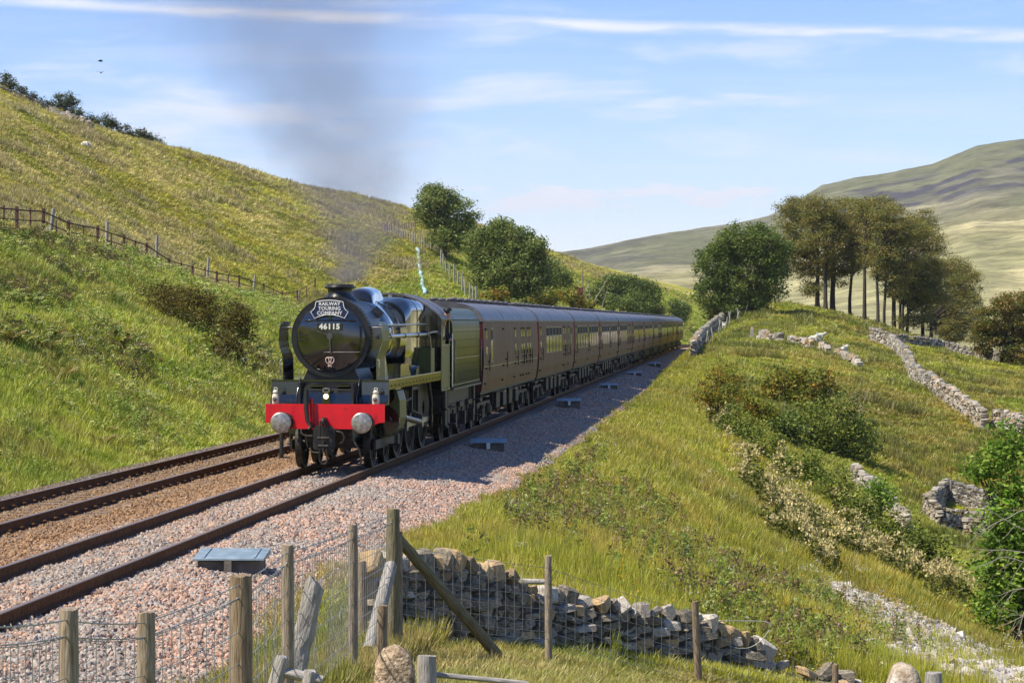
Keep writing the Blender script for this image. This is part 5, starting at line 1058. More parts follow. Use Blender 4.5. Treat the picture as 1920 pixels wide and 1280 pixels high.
def stock_fence(label, pl, origin, lift=.0, net_h=1.0, barbed=2):
    """pl: list of (px, Y, top py, radius, material, lean)"""
    T = empty('wire_fence', origin, label=label, cat='fence'); tops = []
    for i, (px, Y, py, r, m, lean) in enumerate(pl):
        x, y, z = fp(px, Y, py); g = float(H(x, y)) - .3; b = post_mesh(z - g, r, i); o = b.build('post', m, T); o.location = Vector((x - lean, y, g)) - Vector(origin); o.rotation_euler = (0, math.atan2(lean, z - g), 0); tops.append(Vector((x, y - r - .008, z)))
    for i, (A, B) in enumerate(zip(tops, tops[1:])):
        gA, gB = float(H(A.x, A.y)), float(H(B.x, B.y)); O = Vector(origin)
        for k in range(barbed):
            b = MB(); strand(b, A - O - Vector((0, 0, .05 + .08 * k)), B - O - Vector((0, 0, .05 + .08 * k)), .012, .0038, True, 8, i * 7 + k); b.build('barbed_wire', M_WIRE, T)
        b = MB(); nA, nB = A.z - .135 - O.z, B.z - .135 - O.z; hA, hB = min(net_h, A.z - .135 - gA - .02), min(net_h, B.z - .135 - gB - .02); rows = 7
        row = lambda k, t: (A.lerp(B, t).x - O.x, A.lerp(B, t).y - O.y, (nA * (1 - t) + nB * t) - (hA * (1 - t) + hB * t) * (1 - (1 - k / (rows - 1)) ** 1.25) - .02 * 4 * t * (1 - t))
        for k in range(rows): b.tube([row(k, t) for t in np.linspace(0, 1, 9)], .0032, 4, False)
        nv = max(2, int((B - A).length / .15))
        for v in range(1, nv): t = v / nv; b.tube([row(k, t) for k in range(rows)], .0028, 4, False)
        b.build('wire_netting', M_WIRE, T, kind='stuff')
    return T
stock_fence('round post and wire netting fence beside the ballast in the foreground', [(-60, 10.6, 1165, .052, M_WOOD, 0), (108, 12.4, 1154, .052, M_WOOD, 0), (259, 13.6, 1159, .052, M_WOOD, 0), (443, 15.4, 1087, .076, M_WOODB, 0), (533, 18.2, 1028, .050, M_WOOD, 0), (658, 22.6, 987, .045, M_WOOD, .0), (735, 26.2, 958, .072, M_OLIVE, .02)], (-3.3, 16, .3))
stock_fence('wire netting fence on thin stakes across the front of the broken wall', [(744, 26.3, 1000, .05, M_WOOD, 0), (1029, 28.4, 1043, .042, M_WOOD, -.01), (1304, 30.4, 1126, .045, M_WOODB, -.06), (1566, 31.8, 1240, .042, M_WOODB, 0), (1800, 33, 1290, .042, M_WOODB, 0)], (-1, 29, -.8), net_h=.8, barbed=0)
def slant(name, A, B, r, m, label, cat, seed=0, r2=None):
    A, B = Vector(A), Vector(B); T = None; h = (B - A).length; b = post_mesh(h, r, seed, (r2 or r * .92) / r); o = b.build(name, m, None, label=label, cat=cat); o.location = A; o.rotation_euler = (B - A).to_track_quat('Z', 'Y').to_euler(); return o
slant('bracing_strut', fp(948, 27.4, 1248), fp(742, 26.3, 1010), .062, M_OLIVE, 'mossy round strut leaning from the corner post down to the grass', 'strut', 3)
slant('leaning_post', fp(690, 25.0, 1225), fp(731, 25.7, 1062), .068, M_WOODG, 'grey flat sided post leaning against the corner post', 'post', 5)
slant('short_post', fp(711, 21.0, 1330), fp(714, 21.0, 1141), .05, M_WOODB, 'short brown post with sunlit side, just left of the stone gatepost', 'post', 6)
slant('old_post', fp(676, 27.0, 1195), fp(676, 27.0, 1057), .052, M_WOOD, 'old post half hidden between the fence and the wall end', 'post', 8)
def broken_post():
    A, B = Vector(fp(548, 19.0, 1262)), Vector(fp(586, 19.0, 1098)); r = random.Random(5); b = MB(); h = (B - A).length; n = 12; secs = []
    for i in range(9):
        t = i / 8; secs.append([((.085 + r.uniform(-.008, .008)) * math.cos(6.283 * j / n) * (1 - .1 * t), .045 * math.sin(6.283 * j / n) + r.uniform(-.004, .004), h * t + (0 if i < 8 else [0, -.05, .06, -.12, .03, -.2, -.03, .05, -.1, .02, -.16, -.04][j])) for j in range(n)])
    b.loft(secs, smooth=False); o = b.build('broken_post', M_WOODG, None, label='splintered grey stump of a post leaning right behind the netting', cat='post'); o.location = A; o.rotation_euler = (0, math.atan2(B.x - A.x, B.z - A.z), .2)
broken_post()
def old_gate_bits():
    T = empty('gate_remains', fp(530, 16.5, 1290), label='dark grey remains of a wooden gate at the foot of the fence', cat='gate'); O = T.location
    for (pa, pb, r, m) in (((508, 1300), (524, 1240), .05, M_WOODG), ((520, 1268), (600, 1284), .035, M_WOODG), ((572, 1296), (578, 1266), .05, M_WOODG)):
        A, B = Vector(fp(pa[0], 16.5, pa[1])), Vector(fp(pb[0], 16.5, pb[1])); b = post_mesh((B - A).length, r, int(r * 100)); o = b.build('board', m, T); o.location = A - O; o.rotation_euler = (B - A).to_track_quat('Z', 'Y').to_euler()
old_gate_bits()
M_GATE = mat('lichened_gatepost_stone', (.20, .13, .075), .95, 0, .3, 22., .9, 40., c2=(.62, .47, .32), rust=((.10, .07, .045), 9., .60))
M_GATE2 = mat('white_lichen_gatepost_stone', (.26, .19, .13), .95, 0, .3, 16., .8, 30., c2=(.52, .43, .34), rust=((.78, .75, .70), 3.2, .50))
def gate_stone(px, Y, py, w, d, m, label, seed):
    x, y, z = fp(px, Y, py); g = float(H(x, y)) - .3; r = random.Random(seed); bm = bmesh.new(); bmesh.ops.create_cube(bm, size=1); bmesh.ops.subdivide_edges(bm, edges=bm.edges[:], cuts=5, use_grid_fill=True)
    for v in bm.verts:
        c = v.co; t = c.z + .5; k = 1 - .32 * max(0, (t - .72) / .28) ** 2.2; q = 1 - .16 * (abs(c.x) * 2) ** 4 * (abs(c.y) * 2) ** 4
        n = .03 * math.sin(c.x * 9 + seed) + .03 * math.sin(c.y * 7 + c.z * 9 + seed)
        v.co = Vector((c.x * w * k * q * (1 + n) + r.uniform(-.006, .006), c.y * d * k * q * (1 + n) + r.uniform(-.006, .006), (t - .06 * (abs(c.x) * 2) ** 2 * (t > .9)) * (z - g) + r.uniform(-.008, .008)))
    me = bpy.data.meshes.new('stone_gatepost'); bm.to_mesh(me); bm.free(); me.polygons.foreach_set('use_smooth', [True] * len(me.polygons)); o = obj('stone_gatepost', me, m, label=label, cat='gatepost'); o.location = (x, y, g); o.rotation_euler = (0, 0, .15)
gate_stone(737, 20.0, 1217, .33, .3, M_GATE, 'squat brown speckled stone gatepost at the bottom edge below the corner post', 2)
gate_stone(1693, 22.0, 1236, .33, .32, M_GATE2, 'stone gatepost capped with white lichen near the scree', 5)
slant('wooden_post', fp(799, 20.3, 1380), fp(799, 20.3, 1234), .085, M_WOODG, 'split grey wooden post beside the brown stone gatepost', 'post', 11)
slant('wooden_post', fp(1748, 22.1, 1400), fp(1747, 22.1, 1253), .085, M_WOODG, 'grey wooden post beside the white lichened gatepost', 'post', 12)
slant('fence_rail', fp(812, 20.4, 1270), fp(990, 20.6, 1284), .022, M_WOODG, 'bleached wooden rail running right from the split post', 'rail', 13)
slant('loose_board', fp(972, 31.6, 1092), fp(1030, 31.4, 1092), .035, M_WOODG, 'grey board end resting behind the wall beside the thin stake', 'board', 14)
b = MB(); cx, cy, cz = fp(1392, 32.4, 1180); b.tube([(cx + .36 * math.cos(a) * (1 + .06 * math.sin(2 * a)), cy + .05 * math.sin(a), cz + .17 * math.sin(a) + .05 * math.cos(a * 2)) for a in np.linspace(.0, 6.1, 30)], .006, 5); b.build('wire_loop', M_WIRE, None, label='loop of loose fence wire above the end of the broken wall', cat='wire')
# iron estate fence along the top of the left bank
def fence_x(Y): return -30 - 7 * np.clip((Y - 100) / 105, -.3, 1.4)
YF = np.linspace(88, 240, 600); PXF = 1391 + F * fence_x(YF) / YF
def iron_fence():
    posts = [-45, 7, 59, 108, 165, 216, 260, 304, 349, 396, 439, 486, 522, 551, 585]; T = None; prev = None; pr = MB(); pr.box(-.06, .06, -.06, .06, 0, 1.36); pm = pr.mesh('post'); pm.materials.append(M_IRON); q = MB(); q.box(-.03, .03, -.03, .03, 0, 1.24); sm = q.mesh('thin_upright'); sm.materials.append(M_IRON); pts = []
    for px in posts:
        Y = float(np.interp(px, PXF, YF)); x = float(fence_x(Y)); pts.append(Vector((x, Y, float(H(x, Y)) - .04)))
    T = empty('iron_fence', pts[0], label='rusty iron bar fence along the top of the left bank', cat='fence')
    for i, p in enumerate(pts):
        o = obj('post', pm, None, T); o.location = p - pts[0]
        if i + 1 < len(pts):
            n = pts[i + 1]; m = (p + n) / 2; m.z = float(H(m.x, m.y)) - .04; o = obj('thin_upright', sm, None, T); o.location = m - pts[0]
            for h, r in ((1.22, .036), (.80, .028), (.42, .026)):
                b = MB(); b.tube([p - pts[0] + Vector((0, 0, h)), (p + n) / 2 - pts[0] + Vector((0, 0, h - .015)), n - pts[0] + Vector((0, 0, h))], r, 6); b.build('fence_bar', M_IRON, T)
    P = [(70, 388), (182, 414), (277, 440), (376, 482), (466, 516), (552, 553)]; tops = []
    W_ = empty('stake_fence', (float(fence_x(110)) - 1.2, 110, 6), label='old wooden stakes standing just behind the iron fence', cat='fence')
    for i, (px, py) in enumerate(P):
        Y = float(np.interp(px, PXF, YF)) + 2.0; x = (px - 1391) / F * Y; g = float(H(x, Y)) - .1; z = CH - (py - 603) / F * Y; o = post_mesh(max(1.2, z - g), .085, i).build('stake', M_WOODG, W_); o.location = Vector((x, Y, g)) - W_.location; o.rotation_euler = (0, .12 if i == 0 else .02 * i, 0)
iron_fence()
def stakes(label, pix, h, r, m, n_each=1, wires=2, jit=.02, seed=0, name='stake_fence'):
    rr = random.Random(seed); P = [on_ground(*p) for p in pix]; T = empty(name, P[0], label=label, cat='fence')
    for i, p in enumerate(P):
        o = post_mesh(h * rr.uniform(.85, 1.15), r, i, n=8).build('stake', m, T); o.location = p - P[0] - Vector((0, 0, .1)); o.rotation_euler = (rr.uniform(-jit, jit), rr.uniform(-jit, jit) * 2, 0)
    for k in range(wires):
        b = MB(); b.tube([p - P[0] + Vector((0, 0, h * (.85 - .35 * k))) for p in P], .012, 4, False); b.build('wire', M_WIRE, T)
    return T
ln = lambda a, b, n: [(a[0] + (b[0] - a[0]) * i / (n - 1), a[1] + (b[1] - a[1]) * i / (n - 1)) for i in range(n)]
stakes('dark paling fence along the top of the small enclosure on the hill', ln((718, 438), (778, 433), 16), 1.5, .09, M_WOODB, seed=1)
stakes('grey paling fence slanting down the hill to the lone trees', ln((720, 440), (822, 482), 24), 1.4, .08, M_WOODG, seed=2)
stakes('tall pale stakes of the fence dropping from the trees to the track', [(827, 500), (832, 508), (836, 516), (843, 523), (851, 530), (858, 541), (866, 551), (872, 558), (880, 566), (886, 570), (893, 574)], 2.2, .09, M_WOODG, seed=3)
stakes('pale leaning stakes along the stone wall on the knoll', [(1310, 668), (1316, 662), (1322, 655), (1330, 645), (1338, 638), (1345, 630), (1352, 626), (1358, 620), (1367, 612), (1371, 608), (1379, 604), (1386, 600), (1395, 595), (1402, 590), (1411, 586)], 1.5, .06, M_WOODG, jit=.15, seed=4)
p = on_ground(1410, 632); b = MB(); b.loft([[(sx * .16 * k, sy * .13 * k, z) for sx, sy in ((-1, -1), (1, -1), (1, 1), (-1, 1))] for z, k in ((-.2, 1.1), (.5, 1), (.9, .85), (1.15, .6))], smooth=False); b.build('standing_stone', M_ST[1], None, loc=p, label='upright pale stone post at the start of the tumbled wall', cat='stone post')
# pale blue pipe down the hillside
P = [on_ground(*q) for q in ((781, 473), (784, 484), (785, 496), (787, 508), (789, 520), (792, 532), (794, 542), (796, 553))]; b = MB(); T = empty('water_pipe', P[0], label='pale blue water pipe laid straight down the hillside', cat='pipe')
M_BLUE = mat('pale_blue_plastic', (.38, .56, .60), .5, 0, .25, 2.)
for a, c in zip(P, P[1:]): b = MB(); k = (c - a) * .04; b.tube([a - P[0] + Vector((0, 0, .22)) + k, (a + c) / 2 - P[0] + Vector((random.uniform(-.15, .15), 0, .28)), c - P[0] + Vector((0, 0, .22)) - k], [.20, .24, .19], 8); b.build('pipe_length', M_BLUE, T)
# ------------------------------------------------------------------ catch pits beside the line
M_LID = mat('blue_grey_painted_lid', (.20, .27, .32), .5, .2, .25, 5, c2=(.33, .41, .46)); M_CONC = mat('dirty_concrete', (.15, .13, .11), .9, 0, .3, 5, .3)
names = ['large pale blue lidded catch pit nearest the foreground fence', 'blue lidded catch pit second along the ballast, beside the engine', 'dark catch pit box third along the ballast, beside the first carriage', 'catch pit fourth along the ballast, beside the third carriage', 'small catch pit fifth along the ballast beside the train', 'farthest small catch pit on the ballast near the end of the wall']
for i, (Y, x) in enumerate(((34.2, -6.95), (67.5, -6.75), (100, -6.8), (129, -6.75), (160, -6.75), (196, -6.7))):
    T = empty('catch_pit', (x, Y, -.28), .08, label=names[i], cat='catch pit', group='catch pits along the ballast'); hh = .26 if i != 2 else .36
    b = MB(); b.box(-.42, .42, -.38, .38, -.25, hh - .02); b.build('box', M_CONC, T)
    b = MB(); b.prism([(-.47, hh + .0), (-.47, hh + .02), (.47, hh + .085), (.47, hh + .0)], -.48, .48, 'x'); b.build('lid', M_LID, T)
    b = MB()
    for xx in (-.36, .33): b.prism([(-.40, hh + .026), (-.40, hh + .040), (.42, hh + .097), (.42, hh + .080)], xx, xx + .03, 'x')
    b.build('lid_rib', M_LID, T, split=True)
    b = MB()
    for xx in (-.25, .25): b.cyly((xx, .485, hh + .05), .03, .08, 8)
    b.build('hinge', M_DST, T, split=True)
    b = MB(); b.box(-.05, .05, -.50, -.475, hh - .16, hh + .01); b.build('latch', M_WHITE if i else M_CONC, T)
# ------------------------------------------------------------------ trees and bushes
M_LEAF = leaf_mat('tree_leaves', 'VERT', .36, gloss=.015); M_BARK = mat('tree_bark', (.055, .045, .032), .95, 0, .4, 6, .5, stretch=(3, 3, .6)); M_TWIG = mat('bleached_twig', (.36, .31, .26), .9, 0, .2, 9)
def leaf_cloud(r, C, n, spread, size, cols, flat=.7, up=.5):
    """n leaves about every centre in C; returns vertices, quads, colours"""
    m = len(C); P = np.repeat(C, n, 0) + r.normal(size=(m * n, 3)) * np.array([spread, spread, spread * flat]); k = len(P)
    u = r.normal(size=(k, 3)); u[:, 2] *= .6; u /= np.linalg.norm(u, axis=1)[:, None]; w = r.normal(size=(k, 3)); w[:, 2] += up; v = np.cross(u, w); v /= np.linalg.norm(v, axis=1)[:, None] + 1e-9
    s = size * (.55 + .9 * r.random(k))[:, None]; V_ = np.stack([P - u * s, P + v * s * .55, P + u * s, P - v * s * .55], 1).reshape(-1, 3)
    c = np.repeat(np.array(cols)[r.integers(0, len(cols), m)] * (.8 + .4 * r.random(m))[:, None], n, 0) * (.7 + .6 * r.random(k))[:, None]
    return V_, np.arange(4 * k).reshape(-1, 4), np.repeat(c, 4, 0)
def crown_centres(r, lobes, dens, shell=.5):
    C = []
    for (cx, cy, cz, rx, ry, rz) in lobes:
        n = max(4, int(dens * (rx * ry * rz) ** (2 / 3))); d = r.normal(size=(n, 3)); d /= np.linalg.norm(d, axis=1)[:, None]; q = (shell + (1 - shell) * r.random(n) ** .6) * (.82 + .36 * r.random(n)); q = q[:, None]
        C.append(np.array([cx, cy, cz]) + d * np.array([rx, ry, rz]) * q)
    return np.concatenate(C)
def tree(name, label, base, lobes, cols, dens=26, leaves=42, spread=.34, size=.14, trunks=((0, 0, .2),), trunk_to=None, limbs=14, seed=0, cat='tree', group=None, limb_r=.07, flat=.7, leafname='crown', shell=.5, lean=0., jmin=3, gaps=4.):
    r = np.random.default_rng(seed); T = empty(name, base, label=label, cat=cat, group=group); C = crown_centres(r, lobes, dens, shell); C = C[C[:, 2] > .1]
    if gaps: s_ = gaps / max(1.2, 2.2 * np.median([q[3] for q in lobes])); g_ = .5 * fbm(C[:, 0] * s_ + 9, C[:, 2] * s_ * 1.3, 2, seed) + .5 * fbm(C[:, 1] * s_ + 4, C[:, 2] * s_ * 1.3 + 7, 2, seed + 3); C = C[g_ > np.quantile(g_, .26)]
    V_, F_, K_ = leaf_cloud(r, C, leaves, spread, size, cols, flat); obj(leafname, np_mesh(leafname, V_, F_, K_), M_LEAF, T)
    zt = trunk_to or float(np.median(C[:, 2])); tops = []
    for i, (tx, ty, tr) in enumerate(trunks):
        b = MB(); k = 7; w = r.normal(size=2) * .012; pts = [(tx + lean * j / k * zt * .1 + w[0] * zt * math.sin(j), ty + w[1] * zt * math.cos(j * 1.3), -.25 + (zt + .25) * j / k) for j in range(k + 1)]; b.tube(pts, [tr * (1.25 if j == 0 else 1 - .55 * j / k) for j in range(k + 1)], 8); b.build('trunk', M_BARK, T); tops.append([Vector(p) for p in pts])
    if limbs:
        b = MB()
        for i in range(limbs):
            c = Vector(C[r.integers(len(C))]); tp = min(tops, key=lambda t: (t[-1].xy - c.xy).length); j = int(r.integers(jmin, len(tp))); a = tp[j]
            if a.z > c.z: a = tp[max(jmin - 1, j - 2)]
            m = a.lerp(c, .5) + Vector((0, 0, .12 * (c - a).length)); b.tube([a, m, c], [limb_r, limb_r * .6, limb_r * .2], 5, False)
            for q in range(2): e = Vector(C[np.argsort(((C - np.array(c)) ** 2).sum(1))[int(r.integers(1, 6)) % len(C)]]); b.tube([m, e], [limb_r * .4, limb_r * .12], 4, False)
        b.build('limbs', M_BARK, T)
    return T
def px2m(Y): return Y / F
G_OLD = [(.19, .25, .06), (.24, .30, .075), (.14, .19, .045), (.29, .33, .10)]; G_DARK = [(.14, .20, .045), (.19, .25, .055), (.10, .15, .035), (.23, .28, .07)]
G_BEECH = [(.27, .23, .06), (.21, .21, .055), (.33, .255, .07), (.17, .185, .05), (.26, .26, .065)]; G_COPPER = [(.24, .17, .03), (.17, .16, .03), (.13, .15, .03), (.30, .20, .04), (.11, .14, .03)]
G_NEAR = [(.17, .30, .03), (.23, .36, .04), (.12, .22, .028), (.28, .38, .06)]; G_WILLOW = [(.17, .22, .036), (.22, .26, .045), (.13, .175, .033), (.27, .30, .065)]; G_HAW = [(.24, .25, .03), (.19, .22, .03), (.30, .25, .035), (.15, .18, .028), (.33, .19, .03)]
def blob(px, py, w, h, Y, base, d=.8):      # picture ellipse -> lobe relative to a base at about distance Y
    k = px2m(Y); x = (px - 1391) * k - base.x; z = CH - (py - 603) * k - base.z; return (x, random.uniform(-.3, .3) * w * k, z, w * k, w * k * d, h * k)
def ptree(name, label, bpx, bpy, blobs, cols, Y=None, **kw):
    b = Vector(Y) if isinstance(Y, (tuple, Vector)) else at_dist(bpx, Y) if Y else on_ground(bpx, bpy); 
    rr = random.Random(bpx * 7 + bpy); ex = []
    for (x, y, w, h) in blobs:
        for _ in range(2): a = rr.uniform(0, 6.283); ex.append((x + w * .85 * math.cos(a), y - h * .85 * math.sin(a), w * rr.uniform(.3, .45), h * rr.uniform(.3, .45)))
    return tree(name, label, b, [blob(*q, b.y, b) for q in blobs + ex], cols, **kw)
def build_trees():
    g1 = 'trees on the bank behind the train'
    ptree('ash_tree', 'tall airy tree beside the paling fence on the left skyline', 835, 492, [(822, 385, 42, 34), (858, 400, 34, 34), (800, 400, 30, 28), (835, 440, 40, 32), (870, 440, 22, 30), (815, 370, 34, 20)], G_OLD, dens=24, leaves=48, spread=.38, size=.13, limbs=30, limb_r=.13, trunks=((0, 0, .32),), seed=1, group=g1, shell=.35)
    ptree('broad_tree', 'largest round dark tree left of centre above the carriages', 960, 566, [(950, 460, 55, 42), (920, 490, 40, 50), (985, 480, 36, 42), (955, 520, 60, 46), (1000, 520, 26, 36), (900, 455, 26, 26)], G_OLD, dens=30, leaves=60, spread=.42, size=.14, trunks=((0, 0, .4),), seed=2, group=g1)
    ptree('hazel_bush', 'small round tree at the right shoulder of the largest tree', 1035, 552, [(1030, 512, 28, 28), (1050, 522, 18, 20)], G_OLD, dens=26, leaves=60, spread=.45, size=.14, seed=3, group=g1)
    ptree('broad_tree', 'wide dark tree above the middle of the train', 1185, 596, [(1170, 545, 36, 28), (1205, 555, 34, 30), (1140, 548, 24, 26), (1180, 575, 60, 24), (1225, 580, 20, 18)], G_DARK, dens=28, leaves=64, spread=.45, size=.14, trunks=((0, 0, .35),), seed=4, group=g1)
    ptree('round_tree', 'small round tree standing alone past the end of the train', 1270, 606, [(1268, 582, 19, 22), (1274, 590, 16, 18)], G_DARK, Y=440, dens=34, leaves=56, spread=.4, size=.13, trunks=((0, 0, .25),), seed=5, group=g1)
    for i, (x, y, w, h, c, l) in enumerate(((1060, 560, 26, 18, G_HAW, 'yellowish scrub left of the red cabinet'), (1110, 560, 22, 20, G_OLD, 'green scrub below the dead pale stem'), (1020, 566, 24, 18, G_HAW, 'low scrub under the largest round tree'), (1136, 572, 16, 16, G_DARK, 'grey green bush right of the pale branch'), (930, 560, 18, 16, G_HAW, 'low scrub at the left foot of the largest round tree'), (1085, 575, 24, 12, G_HAW, 'low scrub just above the carriage roofs'))):
        ptree('scrub_bush', l, x, y + h * .8, [(x, y, w, h), (x + w * .5, y + 4, w * .6, h * .7)], c, dens=22, leaves=34, spread=.4, size=.18, limbs=5, seed=20 + i, cat='bush', group='scrub on the bank behind the train')
    # the knoll
    ptree('sycamore_tree', 'dense dark green tree at the top of the knoll wall', 1405, 592, [(1390, 455, 46, 34), (1430, 470, 46, 42), (1350, 500, 44, 38), (1400, 520, 64, 48), (1450, 520, 32, 46), (1335, 545, 34, 34), (1400, 560, 50, 28), (1330, 478, 24, 14)], G_DARK, dens=34, leaves=60, spread=.34, size=.11, trunks=((0, 0, .4), (.6, .3, .3)), seed=7)
    ptree('hawthorn_bush', 'grey green bush in front of the dense dark tree by the wall', 1350, 607, [(1350, 578, 30, 24), (1362, 585, 20, 18)], [(.10, .125, .03), (.13, .145, .045)], dens=28, leaves=36, spread=.34, size=.15, seed=8, limbs=6, cat='bush')
    g2 = 'tall open trees on the knoll'
    C_ = [((1533, 583), [(1505, 430, 52, 40), (1490, 395, 34, 20), (1480, 480, 36, 26), (1520, 500, 34, 26)], .34, 'leftmost tall tree of the clump, spreading far left'),
          ((1549, 583), [(1540, 390, 40, 26), (1545, 440, 40, 40)], .30, 'tall tree with three trunks together, second from the left'),
          ((1563, 585), [(1585, 420, 44, 34), (1575, 480, 36, 28)], .40, 'thickest trunked tall tree of the clump'),
          ((1597, 592), [(1608, 395, 36, 24), (1612, 450, 36, 34)], .26, 'tall tree with a trunk leaning right, in mid clump'),
          ((1621, 603), [(1640, 388, 34, 22), (1640, 440, 40, 34)], .28, 'straight tall tree just right of the leaning trunk'),
          ((1646, 611), [(1665, 410, 36, 26), (1660, 470, 34, 30)], .24, 'slender tall tree, third from the leaning trunk'),
          ((1661, 616), [(1690, 430, 36, 30), (1680, 500, 32, 26)], .22, 'thin tall tree near the middle of the clump'),
          ((1679, 623), [(1715, 425, 34, 26), (1705, 480, 34, 32)], .32, 'tall tree with a broad dark trunk right of the middle'),
          ((1688, 625), [(1735, 450, 28, 26), (1725, 510, 32, 30)], .22, 'thin dark tree just right of the broad dark trunk'),
          ((1694, 627), [(1700, 540, 34, 26), (1745, 500, 24, 26)], .2, 'thinnest straight tree right of the broad dark trunk'),
          ((1704, 628), [(1740, 545, 34, 26), (1715, 575, 30, 20)], .26, 'grey trunked tree right of the thin straight ones'),
          ((1733, 640), [(1775, 500, 30, 26), (1780, 550, 36, 30), (1765, 590, 34, 22)], .3, 'second tree from the right end of the clump'),
          ((1746, 652), [(1805, 525, 24, 24), (1805, 570, 30, 32), (1790, 610, 34, 22)], .3, 'rightmost tree of the clump, leaning into the field')]
    for i, (bp, bl, tr, l) in enumerate(C_):
        bl = [(q[0], q[1] + 2, q[2] * 1.12, q[3] * 1.1) for q in bl] + [(bl[-1][0] + (bp[0] - bl[-1][0]) * .35, min(bl[-1][1] + 42, bp[1] - 28), 26, 16)]
        ptree('beech_tree', l, bp[0], bp[1], bl, G_BEECH, Y=crest(bp[0], 215, 330) + Vector((0, (i * 5) % 4, -.15)), dens=32, leaves=56, spread=.40, size=.085, trunks=((0, 0, tr * .85),), jmin=5, limbs=30, limb_r=.085, flat=.45, seed=40 + i, group=g2, shell=.25)
    ptree('copper_beech', 'bushy brown and green tree at the right edge behind the walls', 1885, 712, [(1890, 580, 44, 34), (1850, 600, 34, 30), (1925, 590, 40, 40), (1870, 640, 50, 36), (1910, 660, 50, 34), (1835, 640, 22, 24), (1890, 685, 56, 18)], G_COPPER, Y=236, dens=34, leaves=60, spread=.32, size=.10, trunks=((0, 0, .4),), seed=60, flat=.5)
    # the gully below the embankment
    ptree('berried_hawthorn', 'olive bush dotted with orange berries above the dark willow', 1470, 790, [(1480, 705, 40, 24), (1520, 715, 40, 24), (1455, 735, 34, 30), (1500, 745, 50, 28), (1550, 730, 26, 18), (1430, 765, 30, 26)], G_HAW, Y=152, dens=30, leaves=46, spread=.26, size=.10, limbs=12, seed=61, cat='bush')
    ptree('dark_willow_bush', 'big rounded dark green bush in the gully', 1570, 880, [(1560, 795, 62, 48), (1600, 830, 50, 46), (1530, 830, 44, 40), (1570, 850, 70, 30), (1500, 800, 34, 34)], G_WILLOW, Y=136, dens=34, leaves=60, spread=.30, size=.085, limbs=12, seed=62, cat='bush', flat=1.3)
    ptree('shady_bush', 'shadowed bush left of the dark willow', 1490, 850, [(1475, 815, 34, 30), (1460, 790, 26, 26)], G_DARK, Y=130, dens=36, leaves=44, spread=.24, size=.09, limbs=6, seed=63, cat='bush')
    for i, (x, y, w, h, Y, c, l) in enumerate(((1345, 775, 26, 24, 118, G_HAW, 'small loose willow highest up the embankment foot'), (1385, 808, 34, 24, 112, G_WILLOW, 'loose olive willow below the highest one'), (1425, 845, 34, 24, 106, G_WILLOW, 'olive willow at the middle of the shrub row'), (1360, 735, 40, 26, 140, G_HAW, 'dark patch of scrub above the shrub row, near the wall end'), (1500, 888, 34, 22, 102, G_WILLOW, 'grey green sallow bush left of the half hidden wall'), (1560, 925, 36, 24, 98, G_WILLOW, 'grey green sallow bush in front of the half hidden wall'), (1615, 965, 34, 24, 94, G_WILLOW, 'grey green sallow bush between flowers and sheepfold'), (1680, 1005, 38, 24, 90, G_WILLOW, 'sallow bush just left of the sheepfold foot'), (1650, 935, 16, 20, 99, G_NEAR, 'upright sprig of bright leaves beside the half hidden wall'), (1745, 1040, 30, 18, 84, G_WILLOW, 'low sallow below the sheepfold'), (1420, 770, 24, 22, 128, G_HAW, 'olive scrub left of the berried bush'))):
        y -= 14; w *= 1.15; h *= 1.45; ptree('sallow_bush', l, x, y + h, [(x, y, w, h), (x - w * .5, y - h * .2, w * .55, h * .6), (x + w * .5, y + h * .3, w * .6, h * .6), (x + w * .2, y + h * .6, w * .9, h * .5)], c, Y=Y, dens=34, leaves=44, spread=.22, size=.065, limbs=8, limb_r=.03, seed=70 + i, cat='bush', group='shrubs along the embankment foot', shell=.3)
    t = ptree('ash_sapling', 'bright green leafy tree with bare pale twigs at the right edge', 1915, 1225, [(1905, 880, 66, 60), (1925, 960, 70, 60), (1895, 1000, 70, 50), (1930, 1080, 70, 70), (1880, 1060, 60, 50), (1890, 1120, 66, 44), (1860, 1000, 34, 36), (1845, 860, 30, 30), (1850, 1170, 40, 30), (1900, 820, 40, 34), (1930, 1170, 50, 40)], G_NEAR, Y=72, dens=40, leaves=50, spread=.22, size=.075, trunks=((0, 0, .16), (.3, .2, .12)), limbs=20, limb_r=.05, seed=90)
    b = MB(); r = random.Random(4); k = 70 / F; O = t.location
    def tw(p, d, n, rad):
        pts = [p]
        for i in range(n): d = (d[0] + r.uniform(-5, 5), d[1] + r.uniform(-4, 6)); p = (p[0] + d[0], p[1] + d[1]); pts.append(p)
        b.tube([Vector(((q[0] - 1391) * k - O.x, 70 - O.y - .6 + .004 * (q[0] - 1800), CH - (q[1] - 603) * k - O.z)) for q in pts], [rad * (1 - .8 * i / n) for i in range(n + 1)], 5, False); return pts
    for (p, d, n) in (((1935, 1030), (-16, 2), 8), ((1935, 1085), (-14, 6), 8), ((1930, 1000), (-12, -9), 8), ((1935, 1110), (-12, 10), 8), ((1935, 940), (-15, 3), 7), ((1930, 1150), (-15, -3), 7), ((1935, 1060), (-17, -5), 8)):
        q = tw(p, d, n, .017)
        for s in q[2:6]: tw(s, (d[0] * .6, r.choice((-9, 9))), 4, .008)
    b.build('bare_twigs', M_TWIG, t)
